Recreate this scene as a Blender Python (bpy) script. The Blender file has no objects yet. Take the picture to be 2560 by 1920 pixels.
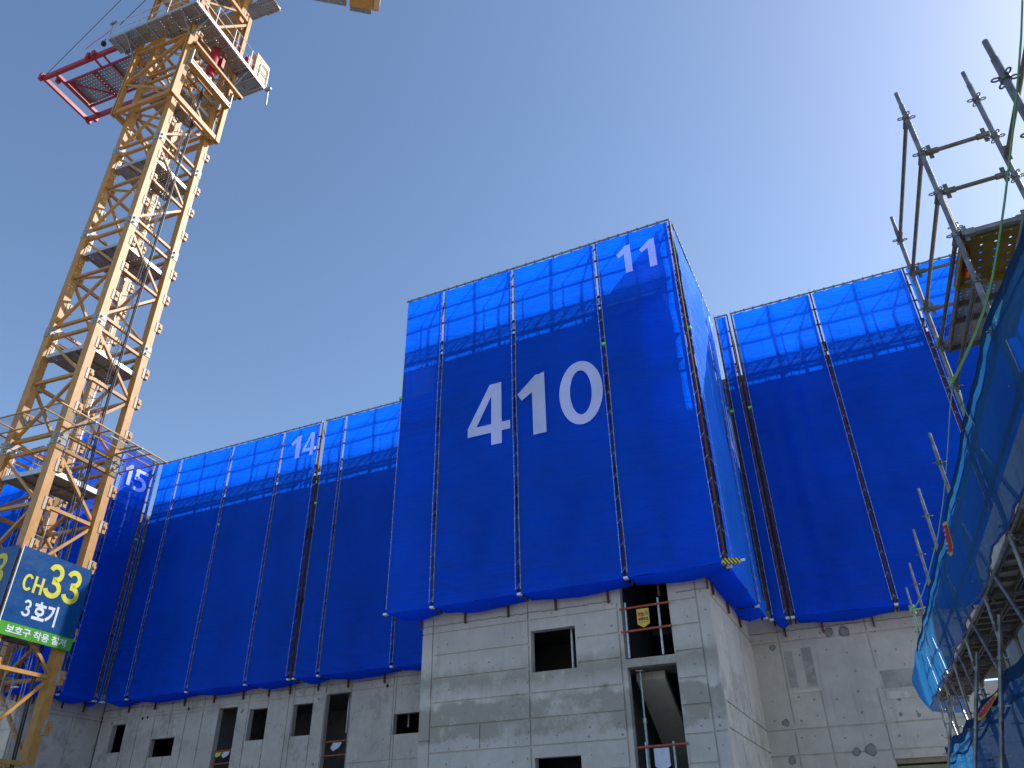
import bpy, math, random
from mathutils import Vector, Matrix, noise
random.seed(7)
R = math.radians
S = bpy.context.scene
COL = S.collection

# ---------------------------------------------------------------- camera
PITCH, ROLL, YAW, FPX = R(31.8587), R(-0.97643), R(-24.5004), 1924.84
cp, sp, cy_, sy_ = math.cos(PITCH), math.sin(PITCH), math.cos(YAW), math.sin(YAW)
Fv = Vector((sy_*cp, cy_*cp, sp)); R0 = Vector((cy_, -sy_, 0)); U0 = R0.cross(Fv)
Rv = math.cos(ROLL)*R0 + math.sin(ROLL)*U0; Uv = -math.sin(ROLL)*R0 + math.cos(ROLL)*U0
cam = bpy.data.cameras.new('camera'); cam_o = bpy.data.objects.new('camera', cam); COL.objects.link(cam_o)
M = Matrix((( Rv.x, Uv.x, -Fv.x, 0), (Rv.y, Uv.y, -Fv.y, 0), (Rv.z, Uv.z, -Fv.z, 1.6), (0, 0, 0, 1)))
cam_o.matrix_world = M
cam.sensor_width = 36; cam.lens = 36*FPX/2560; cam.clip_start = .1; cam.clip_end = 3000
S.camera = cam_o

# ---------------------------------------------------------------- light
SUN_AZ, SUN_EL = R(48.6), R(38)
W = bpy.data.worlds.new('World'); S.world = W; W.use_nodes = True
wn = W.node_tree; wn.nodes.clear()
sky = wn.nodes.new('ShaderNodeTexSky'); sky.sky_type = 'NISHITA'; sky.sun_disc = False
sky.sun_elevation = SUN_EL; sky.sun_rotation = SUN_AZ
sky.air_density = 1.0; sky.dust_density = .85; sky.ozone_density = 3.0; sky.altitude = 50
bg = wn.nodes.new('ShaderNodeBackground'); bg.inputs[1].default_value = .15
wo = wn.nodes.new('ShaderNodeOutputWorld')
wn.links.new(sky.outputs[0], bg.inputs[0]); wn.links.new(bg.outputs[0], wo.inputs[0])
sl = bpy.data.lights.new('sun', 'SUN'); sl.energy = 3.2; sl.angle = R(.55); sl.color = (1, .955, .89)
so = bpy.data.objects.new('sun', sl); COL.objects.link(so)
sdir = Vector((math.sin(SUN_AZ)*math.cos(SUN_EL), math.cos(SUN_AZ)*math.cos(SUN_EL), math.sin(SUN_EL)))
so.rotation_euler = (-sdir).to_track_quat('-Z', 'Y').to_euler(); so.location = (30, 30, 40)
S.view_settings.view_transform = 'Standard'; S.view_settings.look = 'None'
S.view_settings.exposure = .45; S.view_settings.gamma = 1
S.cycles.transparent_max_bounces = 24; S.cycles.max_bounces = 10

# ---------------------------------------------------------------- node helpers
class NT:
    def __init__(s, name):
        s.m = bpy.data.materials.new(name); s.m.use_nodes = True; s.t = s.m.node_tree; s.t.nodes.clear()
        s.out = s.t.nodes.new('ShaderNodeOutputMaterial')
        s.tc = s.t.nodes.new('ShaderNodeTexCoord'); s.obj = s.tc.outputs['Object']
    def n(s, typ, ins={}, **kw):
        x = s.t.nodes.new('ShaderNode'+typ)
        for k, v in kw.items(): setattr(x, k, v)
        for k, v in ins.items():
            if isinstance(v, bpy.types.NodeSocket): s.t.links.new(v, x.inputs[k])
            else: x.inputs[k].default_value = v
        return x
    def noise(s, scale, detail=4, rough=.55, vec=None, stretch=None):
        v = vec or s.obj
        if stretch: v = s.n('Mapping', {0: v, 'Scale': stretch}).outputs[0]
        return s.n('TexNoise', {'Vector': v, 'Scale': scale, 'Detail': detail, 'Roughness': rough}).outputs['Fac']
    def math(s, op, a, b=0., c=0.): return s.n('Math', {0: a, 1: b, 2: c}, operation=op).outputs[0]
    def ramp(s, f, stops):
        r = s.n('ValToRGB', {0: f}); e = r.color_ramp.elements
        while len(e) < len(stops): e.new(.5)
        for i, (p, c) in enumerate(stops): e[i].position = p; e[i].color = (*c, 1) if len(c) == 3 else c
        return r.outputs[0]
    def mix(s, f, a, b, mode='MIX'):
        x = s.n('Mix', {}, data_type='RGBA', blend_type=mode)
        for i, v in ((0, f), (6, a), (7, b)):
            if isinstance(v, bpy.types.NodeSocket): s.t.links.new(v, x.inputs[i])
            else: x.inputs[i].default_value = v if i == 0 else (*v, 1)
        return x.outputs[2]
    def sep(s, v=None):
        return s.n('SeparateXYZ', {0: v or s.obj}).outputs
    def bump(s, h, strength=.3, dist=.02):
        return s.n('Bump', {'Height': h, 'Strength': strength, 'Distance': dist}).outputs[0]
    def surf(s, sh): s.t.links.new(sh, s.out.inputs[0]); return s.m
    def pbr(s, col, rough=.6, metal=0., nrm=None, spec=.5):
        p = s.n('BsdfPrincipled', {'Base Color': col if isinstance(col, bpy.types.NodeSocket) else (*col, 1), 'Roughness': rough, 'Metallic': metal, 'Specular IOR Level': spec})
        if nrm: s.t.links.new(nrm, p.inputs['Normal'])
        return p.outputs[0]

def steel(name, c1, c2, rough=.5, metal=0., scale=14, rust=None, rust_amt=.62):
    t = NT(name); f = t.noise(scale, 5)
    col = t.ramp(f, [(.35, c1), (.65, c2)])
    if rust:
        g = t.noise(scale*.5, 8, .7)
        m = t.ramp(g, [(rust_amt, (0, 0, 0)), (rust_amt+.06, (1, 1, 1))])
        col = t.mix(m, col, rust)
    return t.surf(t.pbr(col, rough, metal, t.bump(t.noise(scale*3), .10, .002)))

def concrete(name, base=(.36, .355, .34), stain=0., light=1.0, zstain=None):
    t = NT(name)
    a = t.noise(.7, 8, .65); b = t.noise(3.5, 8, .6); c = t.noise(60, 3)
    col = t.ramp(a, [(.3, tuple(x*.80 for x in base)), (.5, base), (.72, tuple(min(1, x*1.14) for x in base))])
    col = t.mix(t.ramp(b, [(.42, (0, 0, 0)), (.62, (.55, .55, .55))]), col, tuple(x*.86 for x in base))
    # drip streaks running down
    st = t.noise(2.2, 6, .7, stretch=(3.0, 3.0, .22))
    col = t.mix(t.ramp(st, [(.56, (0, 0, 0)), (.72, (.6, .6, .6))]), col, tuple(x*.62 for x in base))
    # damp stain patches
    d = t.noise(1.15, 9, .72)
    fac = t.ramp(d, [(.52-stain*.08, (0, 0, 0)), (.58-stain*.08, (.75, .75, .75))])
    if zstain:
        z = t.sep()[2]; w = t.math('MULTIPLY', t.math('SUBTRACT', t.noise(1.4, 6, .7), .5), .9)
        zz = t.math('ADD', z, w)
        g = None
        for (z0, z1, soft) in zstain:
            u = t.n('MapRange', {0: zz, 1: z0-soft, 2: z0, 3: 0., 4: 1.}).outputs[0]
            v = t.n('MapRange', {0: zz, 1: z1, 2: z1+soft, 3: 1., 4: 0.}).outputs[0]
            q = t.math('MULTIPLY', u, v)
            g = q if g is None else t.math('MAXIMUM', g, q)
        fac = t.math('MULTIPLY', g, t.ramp(d, [(.36, (0, 0, 0)), (.50, (.80, .80, .80))]))
        col = t.mix(fac, col, tuple(x*y for x, y in zip(base, (.55, .54, .48))))
    elif stain > 0:
        col = t.mix(fac, col, tuple(x*.70 for x in base))
    # pale efflorescence
    e = t.noise(2.1, 9, .75, stretch=(1, 1, .6))
    col = t.mix(t.ramp(e, [(.62, (0, 0, 0)), (.72, (.5, .5, .5))]), col, tuple(min(.8, x*1.22) for x in base))
    col = t.mix(t.ramp(c, [(.3, (.25, .25, .25)), (.5, (0, 0, 0))]), col, tuple(x*.6 for x in base))
    h = t.math('ADD', t.math('MULTIPLY', t.noise(9, 6), .6), t.math('MULTIPLY', t.noise(90, 3), .25))
    return t.surf(t.pbr(col, .9, 0, t.bump(h, .35, .012), .25))

def net_mat(name, dif, tra, transp=.07, gloss=.05, fold=1., tcol=(.25, .5, 1., 1)):
    t = NT(name)
    f = t.noise(.5, 3); v = t.n('MapRange', {0: f, 1: .3, 2: .7, 3: .84, 4: 1.14}).outputs[0]
    g = t.noise(6, 6, .6, stretch=(1, 1, .5)); v2 = t.n('MapRange', {0: g, 3: .9, 4: 1.1}).outputs[0]
    vv = t.math('MULTIPLY', v, v2)
    def sc(c): return t.mix(1., t.n('CombineColor', {0: vv, 1: vv, 2: vv}).outputs[0], c, 'MULTIPLY')
    h1 = t.noise(1.3, 5, .6, stretch=(.5, .5, 2.2)); h2 = t.noise(7, 4, .6, stretch=(.35, .35, 1.6))
    crease = t.noise(2.4, 2, .5, stretch=(.18, .18, 2.6)); cr = t.math('ABSOLUTE', t.math('SUBTRACT', crease, .5))
    hh = t.math('ADD', t.math('ADD', t.math('MULTIPLY', h1, .8), t.math('MULTIPLY', h2, .18)), t.math('MULTIPLY', t.ramp(cr, [(0, (0, 0, 0)), (.03, (1, 1, 1))]), .05))
    nr = t.bump(hh, .85*fold, .11)
    D = t.n('BsdfDiffuse', {'Color': sc(dif), 'Normal': nr}).outputs[0]
    T = t.n('BsdfTranslucent', {'Color': sc(tra), 'Normal': nr}).outputs[0]
    G = t.n('BsdfGlossy', {'Color': (.75, .85, 1, 1), 'Roughness': .45, 'Normal': nr}).outputs[0]
    X = t.n('BsdfTransparent', {'Color': tcol}).outputs[0]
    a = t.n('AddShader', {0: D, 1: T}).outputs[0]
    b = t.n('MixShader', {0: gloss, 1: a, 2: G}).outputs[0]
    c = t.n('MixShader', {0: transp, 1: b, 2: X}).outputs[0]
    return t.surf(c)

def perf_mat(name, base, du=.08, rad=.014, dark=.5, rust=False, rough=.5):
    # perforated steel plank: round holes are real cut-outs
    t = NT(name); x, y, z = t.sep()
    def cell(v):
        q = t.math('DIVIDE', v, du); return t.math('MULTIPLY', t.math('SUBTRACT', t.math('SUBTRACT', q, t.math('FLOOR', q)), .5), du)
    cx, cyy = cell(x), cell(y)
    d = t.math('SQRT', t.math('ADD', t.math('MULTIPLY', cx, cx), t.math('MULTIPLY', cyy, cyy)))
    hole = t.math('LESS_THAN', d, rad)
    # holes only in groups, as pressed planks have
    gx = t.math('GREATER_THAN', t.math('FRACT', t.math('DIVIDE', x, du*8)), .22)
    hole = t.math('MULTIPLY', hole, gx)
    col = t.ramp(t.noise(7, 6), [(.35, tuple(c*.75 for c in base)), (.65, base)])
    if rust: col = t.mix(t.ramp(t.noise(2.5, 7, .7), [(.52, (0, 0, 0)), (.66, (.7, .7, .7))]), col, (.2, .12, .06))
    p = t.pbr(col, rough, .35)
    X = t.n('BsdfTransparent', {}).outputs[0]
    return t.surf(t.n('MixShader', {0: hole, 1: p, 2: X}).outputs[0])

def flat(name, c, rough=.6, metal=0.):
    t = NT(name); f = t.noise(8, 5)
    col = t.ramp(f, [(.3, tuple(x*.88 for x in c)), (.7, tuple(min(1, x*1.06) for x in c))])
    return t.surf(t.pbr(col, rough, metal))

MT = {}
MT['crane'] = steel('crane_yellow_paint', (.45, .215, .046), (.55, .275, .062), .48, 0, 5, (.25, .13, .045), .66)
MT['crane_grey'] = steel('bare_joint_steel', (.28, .26, .23), (.48, .46, .43), .55, .2, 22, (.42, .25, .09), .55)
MT['galv'] = steel('galvanised_steel', (.42, .44, .45), (.58, .60, .61), .42, .55, 12)
MT['galv_dull'] = steel('weathered_galvanised_pipe', (.15, .148, .148), (.31, .305, .30), .38, .45, 9, (.13, .085, .055), .60)
MT['ledger'] = steel('dull_ledger_pipe', (.13, .115, .095), (.21, .19, .155), .5, .4, 9, (.14, .1, .06), .62)
MT['red'] = steel('red_paint', (.30, .012, .022), (.42, .02, .035), .42, 0, 8)
MT['brown'] = steel('oxide_brown_paint', (.10, .033, .026), (.15, .048, .036), .55, 0, 12, (.05, .022, .018), .6)
MT['black'] = flat('black_rubber', (.012, .012, .013), .5)
MT['rope'] = flat('pale_cord', (.62, .70, .80), .7)
MT['clip'] = flat('white_clip', (.85, .87, .88), .5)
MT['top_rail'] = steel('grey_green_top_pipe', (.17, .19, .18), (.27, .29, .27), .5, .3, 9)
MT['green_clip'] = flat('neon_green_tie', (.25, .8, .10), .5)
MT['orange_pipe'] = steel('orange_red_guard_pipe', (.42, .085, .035), (.52, .12, .05), .5, 0, 10, (.45, .38, .34), .58)
MT['white_board'] = flat('white_card', (.62, .65, .74), .6)
MT['yellow_board'] = flat('yellow_card', (.78, .52, .06), .6)
MT['red_ink'] = flat('red_ink', (.55, .02, .02), .6)
MT['black_ink'] = flat('black_ink', (.02, .02, .02), .6)
MT['magenta'] = steel('crimson_painted_pipe', (.32, .01, .05), (.42, .02, .08), .4, 0, 8)
MT['strap'] = flat('green_webbing', (.18, .36, .10), .75)
MT['strap_lt'] = flat('pale_green_webbing', (.30, .55, .24), .75)
MT['orange_tag'] = flat('orange_tag', (.85, .13, .03), .6)
MT['wood'] = steel('timber_form', (.26, .19, .11), (.34, .26, .16), .8, 0, 6)
MT['yel_plank'] = perf_mat('yellow_steel_plank', (.36, .25, .05), .10, .0105, rough=.55)
MT['plank'] = perf_mat('galvanised_plank', (.60, .53, .42), .05, .009, rust=False)
MT['grate'] = perf_mat('crane_walkway_plate', (.33, .31, .28), .12, .022, rust=True)
MT['mesh_deck'] = perf_mat('expanded_metal_deck', (.2, .2, .19), .05, .021)
MT['grate_red'] = perf_mat('punched_grating', (.33, .33, .36), .15, .034)
MT['beige'] = flat('beige_cabinet_paint', (.62, .44, .24), .5)
MT['sign_navy'] = None
MT['conc_tower'] = concrete('tower_concrete', (.64, .58, .505), 0, zstain=[(4.12, 4.85, .10), (5.35, 5.5, .3), (1.0, 1.2, .1)])
MT['conc_wing'] = concrete('wing_concrete', (.62, .56, .485), .05)
MT['conc_side'] = concrete('pale_lit_side_concrete', (.74, .66, .54), .1)  # paler copy: brighter light on the tower side is put into its colour
MT['conc_right'] = concrete('right_wing_concrete', (.63, .56, .47), .0)
MT['conc_rough'] = concrete('honeycombed_concrete', (.47, .43, .37), .6)
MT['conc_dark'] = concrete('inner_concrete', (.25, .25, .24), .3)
MT['grout'] = flat('dark_grout', (.31, .295, .265), .95)
MT['grout_ring'] = flat('damp_grout_ring', (.2, .19, .17), .95)
MT['void'] = flat('unlit_duct', (.01, .01, .01), .9)
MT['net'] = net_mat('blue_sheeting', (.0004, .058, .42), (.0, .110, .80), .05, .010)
MT['net_sunlit'] = net_mat('blue_sheeting_sunlit_tint', (.02, .17, .66), (.0, .105, .82), .05, .03)  # paler copy of the sheeting: sunlight on the tower side put into the colour
MT['number'] = net_mat('white_painted_sheeting', (.56, .56, .545), (.70, .72, .74), .02, .02, .3)
MT['duskynet'] = net_mat('dusty_blue_mesh', (.012, .055, .16), (.020, .15, .34), .24, .02, .6, (.7, .85, 1, 1))
MT['hemcloth'] = net_mat('dark_hem_cloth', (.010, .035, .085), (.004, .02, .05), .03, .02, .3)
MT['rebar'] = steel('rebar_steel', (.08, .05, .04), (.14, .08, .06), .7, .3)

def sign_mat(name, c, rough=.28):
    t = NT(name); col = t.ramp(t.noise(3, 5), [(.3, tuple(x*.8 for x in c)), (.7, c)])
    return t.surf(t.pbr(col, rough, 0, t.bump(t.noise(2.2, 3, .5), .35, .05), .4))
MT['sign_navy'] = sign_mat('navy_banner_vinyl', (.003, .070, .24))
MT['sign_green'] = sign_mat('green_banner_vinyl', (.08, .36, .035))
MT['sign_yellow'] = sign_mat('yellow_lettering', (.72, .66, .035), .45)
MT['sign_white'] = sign_mat('white_lettering', (.68, .72, .80), .45)
def hazard():
    t = NT('hazard_stripe_tape'); x, y, z = t.sep()
    q = t.math('FRACT', t.math('DIVIDE', t.math('ADD', t.math('ADD', x, z), y), .12))
    return t.surf(t.pbr(t.mix(t.math('GREATER_THAN', q, .5), (.8, .6, .05), (.02, .02, .02)), .5))
MT['hazard'] = hazard()
def clearm():
    t = NT('clear_roof_sheet')
    return t.surf(t.n('MixShader', {0: t.math('MULTIPLY', t.noise(3, 4), .34), 1: t.n('BsdfTransparent', {'Color': (.93, .95, .96, 1)}).outputs[0],
                       2: t.pbr((.55, .56, .55), .25)}).outputs[0])
MT['clear'] = clearm()
def ground():
    t = NT('site_ground'); c = t.ramp(t.noise(.3, 8), [(.3, (.28, .26, .22)), (.7, (.38, .35, .30))])
    return t.surf(t.pbr(c, .95, 0, t.bump(t.noise(4, 6), .4, .05)))
MT['ground'] = ground()

# ---------------------------------------------------------------- mesh helpers
class MB:
    def __init__(s): s.v = []; s.f = []
    def add(s, vs, fs):
        o = len(s.v); s.v += [tuple(v) for v in vs]; s.f += [tuple(i+o for i in f) for f in fs]; return s
    def box(s, x0, x1, y0, y1, z0, z1):
        v = [(x, y, z) for z in (z0, z1) for y in (y0, y1) for x in (x0, x1)]
        return s.add(v, [(0, 2, 3, 1), (4, 5, 7, 6), (0, 1, 5, 4), (2, 6, 7, 3), (0, 4, 6, 2), (1, 3, 7, 5)])
    def bar(s, p, q, w, h=None, up=(0, 0, 1)):
        p, q = Vector(p), Vector(q); d = (q-p).normalized(); h = h or w; u = Vector(up)
        if abs(d.dot(u)) > .98: u = Vector((1, 0, 0))
        a = d.cross(u).normalized()*w/2; b = a.cross(d).normalized()*h/2
        v = [c+sa*a+sb*b for c in (p, q) for sb in (-1, 1) for sa in (-1, 1)]
        return s.add(v, [(0, 2, 3, 1), (4, 5, 7, 6), (0, 1, 5, 4), (2, 6, 7, 3), (0, 4, 6, 2), (1, 3, 7, 5)])
    def tube(s, p, q, r, n=10, r2=None):
        p, q = Vector(p), Vector(q); d = (q-p).normalized(); u = Vector((0, 0, 1)) if abs(d.z) < .98 else Vector((1, 0, 0))
        a = d.cross(u).normalized(); b = a.cross(d); r2 = r if r2 is None else r2
        v = [c+rr*(math.cos(2*math.pi*i/n)*a+math.sin(2*math.pi*i/n)*b) for c, rr in ((p, r), (q, r2)) for i in range(n)]
        f = [(i, (i+1) % n, n+(i+1) % n, n+i) for i in range(n)]
        return s.add(v, f+[tuple(range(n-1, -1, -1)), tuple(range(n, 2*n))])
    def path(s, pts, r, n=6):
        pts = [Vector(p) for p in pts]; vs = []; prev = None
        for i, p in enumerate(pts):
            d = (pts[min(i+1, len(pts)-1)]-pts[max(i-1, 0)]).normalized()
            if prev is None: prev = Vector((0, 0, 1)) if abs(d.z) < .9 else Vector((1, 0, 0))
            a = d.cross(prev).normalized(); b = a.cross(d).normalized(); prev = b
            vs += [p+r*(math.cos(2*math.pi*k/n)*a+math.sin(2*math.pi*k/n)*b) for k in range(n)]
        f = [(i*n+k, i*n+(k+1) % n, (i+1)*n+(k+1) % n, (i+1)*n+k) for i in range(len(pts)-1) for k in range(n)]
        f += [tuple(range(n-1, -1, -1)), tuple(range((len(pts)-1)*n, len(pts)*n))]
        return s.add(vs, f)
    def strip(s, pts, w, nrm, thick=.004):
        # flat webbing following pts
        pts = [Vector(p) for p in pts]; nrm = Vector(nrm); vs = []
        for i, p in enumerate(pts):
            d = (pts[min(i+1, len(pts)-1)]-pts[max(i-1, 0)]).normalized(); ww = w[i] if isinstance(w, list) else w
            a = d.cross(nrm).normalized()*ww/2; b = nrm.normalized()*thick/2
            vs += [p-a-b, p+a-b, p+a+b, p-a+b]
        n = len(pts)
        f = [(i*4+k, i*4+(k+1) % 4, (i+1)*4+(k+1) % 4, (i+1)*4+k) for i in range(n-1) for k in range(4)]
        return s.add(vs, f+[(3, 2, 1, 0), tuple((n-1)*4+k for k in range(4))])
    def prism(s, poly, m0, m1):
        n = len(poly); vs = [m0(*p) for p in poly]+[m1(*p) for p in poly]
        return s.add(vs, [tuple(range(n)), tuple(range(2*n-1, n-1, -1))]+[(i, i+n, (i+1) % n+n, (i+1) % n) for i in range(n)])
    def disc(s, c, nx, ny, r, n=10, jit=0):
        c = Vector(c); nx = Vector(nx); ny = Vector(ny)
        vs = [c+r*(1+random.uniform(-jit, jit))*(math.cos(2*math.pi*i/n)*nx+math.sin(2*math.pi*i/n)*ny) for i in range(n)]
        return s.add(vs, [tuple(range(n))])
    def build(s, name, mat, parent=None, smooth=False):
        me = bpy.data.meshes.new(name); me.from_pydata(s.v, [], s.f); me.validate(); me.update()
        me.materials.append(MT[mat] if isinstance(mat, str) else mat)
        if smooth: me.polygons.foreach_set('use_smooth', [True]*len(me.polygons))
        o = bpy.data.objects.new(name, me); COL.objects.link(o); o.parent = parent
        return o

def tag(o, label=None, cat=None, group=None, kind=None):
    if label: o['label'] = label
    if cat: o['category'] = cat
    if group: o['group'] = group
    if kind: o['kind'] = kind
    return o
def empty(name, loc, rz, label, cat, group=None):
    o = bpy.data.objects.new(name, None); COL.objects.link(o); o.location = loc; o.rotation_euler = (0, 0, rz)
    o.empty_display_size = .2
    return tag(o, label, cat, group)

# digits and letters as flat polygons in a 0..1 high box -------------------------------------------------
def stroke(pts, w):
    # quads along a polyline with mitred joints
    L = []; n = len(pts)
    for i in range(n):
        p = Vector(pts[i]).to_2d() if len(pts[i]) == 3 else Vector(pts[i])
        a = Vector(pts[max(i-1, 0)]); b = Vector(pts[min(i+1, n-1)])
        d1 = (p-a).normalized() if i > 0 else (b-p).normalized(); d2 = (b-p).normalized() if i < n-1 else d1
        t = (d1+d2).normalized(); nn = Vector((-t.y, t.x)); k = 1/max(.5, nn.dot(Vector((-d1.y, d1.x))))
        L.append((p+nn*w/2*k, p-nn*w/2*k))
    return [[L[i][0], L[i][1], L[i+1][1], L[i+1][0]] for i in range(n-1)]
def arc(cx, cy, rx, ry, a0, a1, n=22): return [(cx+rx*math.cos(R(a0+(a1-a0)*i/n)), cy+ry*math.sin(R(a0+(a1-a0)*i/n))) for i in range(n+1)]
def glyph(ch):
    if ch == '1': return [[(0, .72), (.06, .60), (.215, .70), (.33, .98), (.27, .98)], [(.215, .0), (.40, .0), (.40, 1.), (.33, .98), (.215, .70)]]
    if ch == '4': return [[(.37, 0), (.53, 0), (.53, 1), (.37, 1)], [(0, .20), (.37, .20), (.37, .335), (.135, .335)], [(.53, .20), (.66, .20), (.66, .335), (.53, .335)], [(0, .20), (.135, .335), (.37, .80), (.37, 1.), (.345, 1.), (0, .34)]]
    if ch == '0':
        o = arc(.33, .5, .33, .52, 0, 360, 40); i = arc(.33, .5, .165, .365, 0, 360, 40)
        return [[o[k], o[k+1], i[k+1], i[k]] for k in range(40)]
    if ch == '5': return [[(.08, .86), (.56, .86), (.56, 1), (.08, 1)], [(.08, .48), (.21, .48), (.235, .86), (.10, .86)]]+stroke([(.12, .545)]+arc(.26, .33, .25, .265, 105, -128), .145)
    if ch == '3': return stroke(arc(.27, .735, .20, .195, 165, -88, 24)+arc(.27, .27, .235, .20, 88, -168, 26), .15)
    if ch == 'C': return stroke(arc(.33, .5, .26, .42, 40, 320, 28), .15)
    if ch == 'H': return [[(.04, 0), (.19, 0), (.19, 1), (.04, 1)], [(.45, 0), (.60, 0), (.60, 1), (.45, 1)], [(.19, .43), (.45, .43), (.45, .57), (.19, .57)]]
def put(mb, ch, u0, u1, z0, z1, fn):
    g = glyph(ch); xs = [p[0] for q in g for p in q]; ys = [p[1] for q in g for p in q]
    a, b, c, d = min(xs), max(xs), min(ys), max(ys)
    for q in g:
        mb.add([fn(u0+(p[0]-a)/(b-a)*(u1-u0), z0+(p[1]-c)/(d-c)*(z1-z0)) for p in q], [tuple(range(len(q)))])
_txt = {}
def text_polys(body, off=.03):
    if body in _txt: return _txt[body]
    c = bpy.data.curves.new('lettering', 'FONT'); c.body = body; c.offset = off; c.resolution_u = 4
    o = bpy.data.objects.new('lettering', c); COL.objects.link(o); bpy.context.view_layer.update()
    m = bpy.data.meshes.new_from_object(o.evaluated_get(bpy.context.evaluated_depsgraph_get()))
    vs = [(v.co.x, v.co.y) for v in m.vertices]; fs = [tuple(p.vertices) for p in m.polygons]
    bpy.data.objects.remove(o); bpy.data.curves.remove(c); bpy.data.meshes.remove(m)
    _txt[body] = (vs, fs); return vs, fs
def put_text(mb, body, u0, u1, z0, z1, fn, off=.03):
    vs, fs = text_polys(body, off); xs = [p[0] for p in vs]; ys = [p[1] for p in vs]
    a, b, c, d = min(xs), max(xs), min(ys), max(ys)
    mb.add([fn(u0+(x-a)/(b-a)*(u1-u0), z0+(y-c)/(d-c)*(z1-z0)) for x, y in vs], fs)

# ---------------------------------------------------------------- ground
g = MB(); g.add([(-400, -400, 0), (400, -400, 0), (400, 400, 0), (-400, 400, 0)], [(0, 1, 2, 3)])
tag(g.build('ground', 'ground'), kind='structure')

# ---------------------------------------------------------------- building
ZB, ZT = 7.16, 17.46          # bottom and top of the blue nets
bld = empty('apartment_building', (-7, 20, 0), 0, 'grey bare concrete apartment block under construction, wrapped in blue sheeting above', 'building')
BO = Vector((-7, 20, 0))
def relief(name, mat, u0, u1, z0, z1, holes, hl, vl, fn, thick=.22, gd=.03, gw=.04):
    """wall with true openings and recessed form-joint grooves; fn(u, depth, z) -> world"""
    us = {u0, u1}; zs = {z0, z1}
    for a, b, c, d in holes: us |= {a, b}; zs |= {c, d}
    for (z, a, b) in hl: us |= {a, b}; zs |= {z-gw/2, z+gw/2}
    for (u, a, b) in vl: us |= {u-gw/2, u+gw/2}; zs |= {a, b}
    us = sorted(x for x in us if u0 <= x <= u1); zs = sorted(x for x in zs if z0 <= x <= z1)
    def dep(i, j):
        if i < 0 or j < 0 or i >= len(us)-1 or j >= len(zs)-1: return 'edge'
        u = (us[i]+us[i+1])/2; z = (zs[j]+zs[j+1])/2
        for a, b, c, d in holes:
            if a < u < b and c < z < d: return None
        for (zz, a, b) in hl:
            if abs(z-zz) < gw/2 and a < u < b: return gd
        for (uu, a, b) in vl:
            if abs(u-uu) < gw/2 and a < z < b: return gd
        return 0.
    mb = MB()
    q = lambda *p: mb.add([Vector(fn(*x))-BO for x in p], [(0, 1, 2, 3)])
    for i in range(len(us)-1):
        for j in range(len(zs)-1):
            d = dep(i, j)
            if d is None: continue
            a, b, c, e = us[i], us[i+1], zs[j], zs[j+1]
            q((a, d, c), (b, d, c), (b, d, e), (a, d, e))
            q((a, thick, c), (a, thick, e), (b, thick, e), (b, thick, c))
            for (di, dj, p1, p2) in ((-1, 0, (a, c), (a, e)), (1, 0, (b, e), (b, c)), (0, -1, (b, c), (a, c)), (0, 1, (a, e), (b, e))):
                k = dep(i+di, j+dj)
                if k == 'edge' or k is None: d2 = thick
                elif k > d: d2 = k
                else: continue
                q((p1[0], d, p1[1]), (p1[0], d2, p1[1]), (p2[0], d2, p2[1]), (p2[0], d, p2[1]))
    return mb.build(name, mat, bld)
front = lambda y: (lambda u, d, z: (u, y+d, z))
YT, YW, XL, XR = 17.7, 23.2, -10.75, -3.26
XE = 6.3                       # right end of the right wing
H = lambda z: [(z, XL, XR)]
# --- tower front
tz = [2.16, 2.73, 3.29, 3.85, 4.43, 4.98, 5.56, 6.12, 6.68]
hl = [(z, -10.43, -7.75) for z in tz]+[(z, -7.72, -5.45) for z in tz if not (z in (5.56, 6.12) or z in (2.73, 3.29))]
hl += [(z, -6.48, -5.45) for z in (2.73, 3.29, 5.56, 6.12)]+[(z, -4.14, -3.56) for z in tz]+[(4.13, XL, -10.46), (6.68, XL, -10.46), (3.87, -3.5, XR)]
vl = [(-10.44, 0, 7.1), (-7.74, 0, 7.1), (-5.43, 0, 6.8), (-3.53, 0, 7.1), (-9.06, 3.9, 4.4)]
relief('facade_wall', 'conc_tower', XL, XR, 0, 7.6,
       [(-7.68, -6.52, 5.45, 6.42), (-7.66, -6.54, 2.60, 3.60), (-5.33, -4.18, 5.51, 7.6), (-5.31, -4.17, 2.71, 5.33)], hl, vl, front(YT))
# --- tower side (+X face), between tower front and wing
kk = YW
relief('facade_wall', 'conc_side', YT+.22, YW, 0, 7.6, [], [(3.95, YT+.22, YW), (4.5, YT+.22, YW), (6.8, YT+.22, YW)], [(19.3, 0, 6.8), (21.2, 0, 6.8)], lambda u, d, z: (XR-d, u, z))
relief('facade_wall', 'conc_side', YT+.22, YW, 0, 7.6, [], [(4.5, YT+.22, YW), (6.8, YT+.22, YW)], [(20, 0, 6.8)], lambda u, d, z: (XL+d, u, z))
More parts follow.
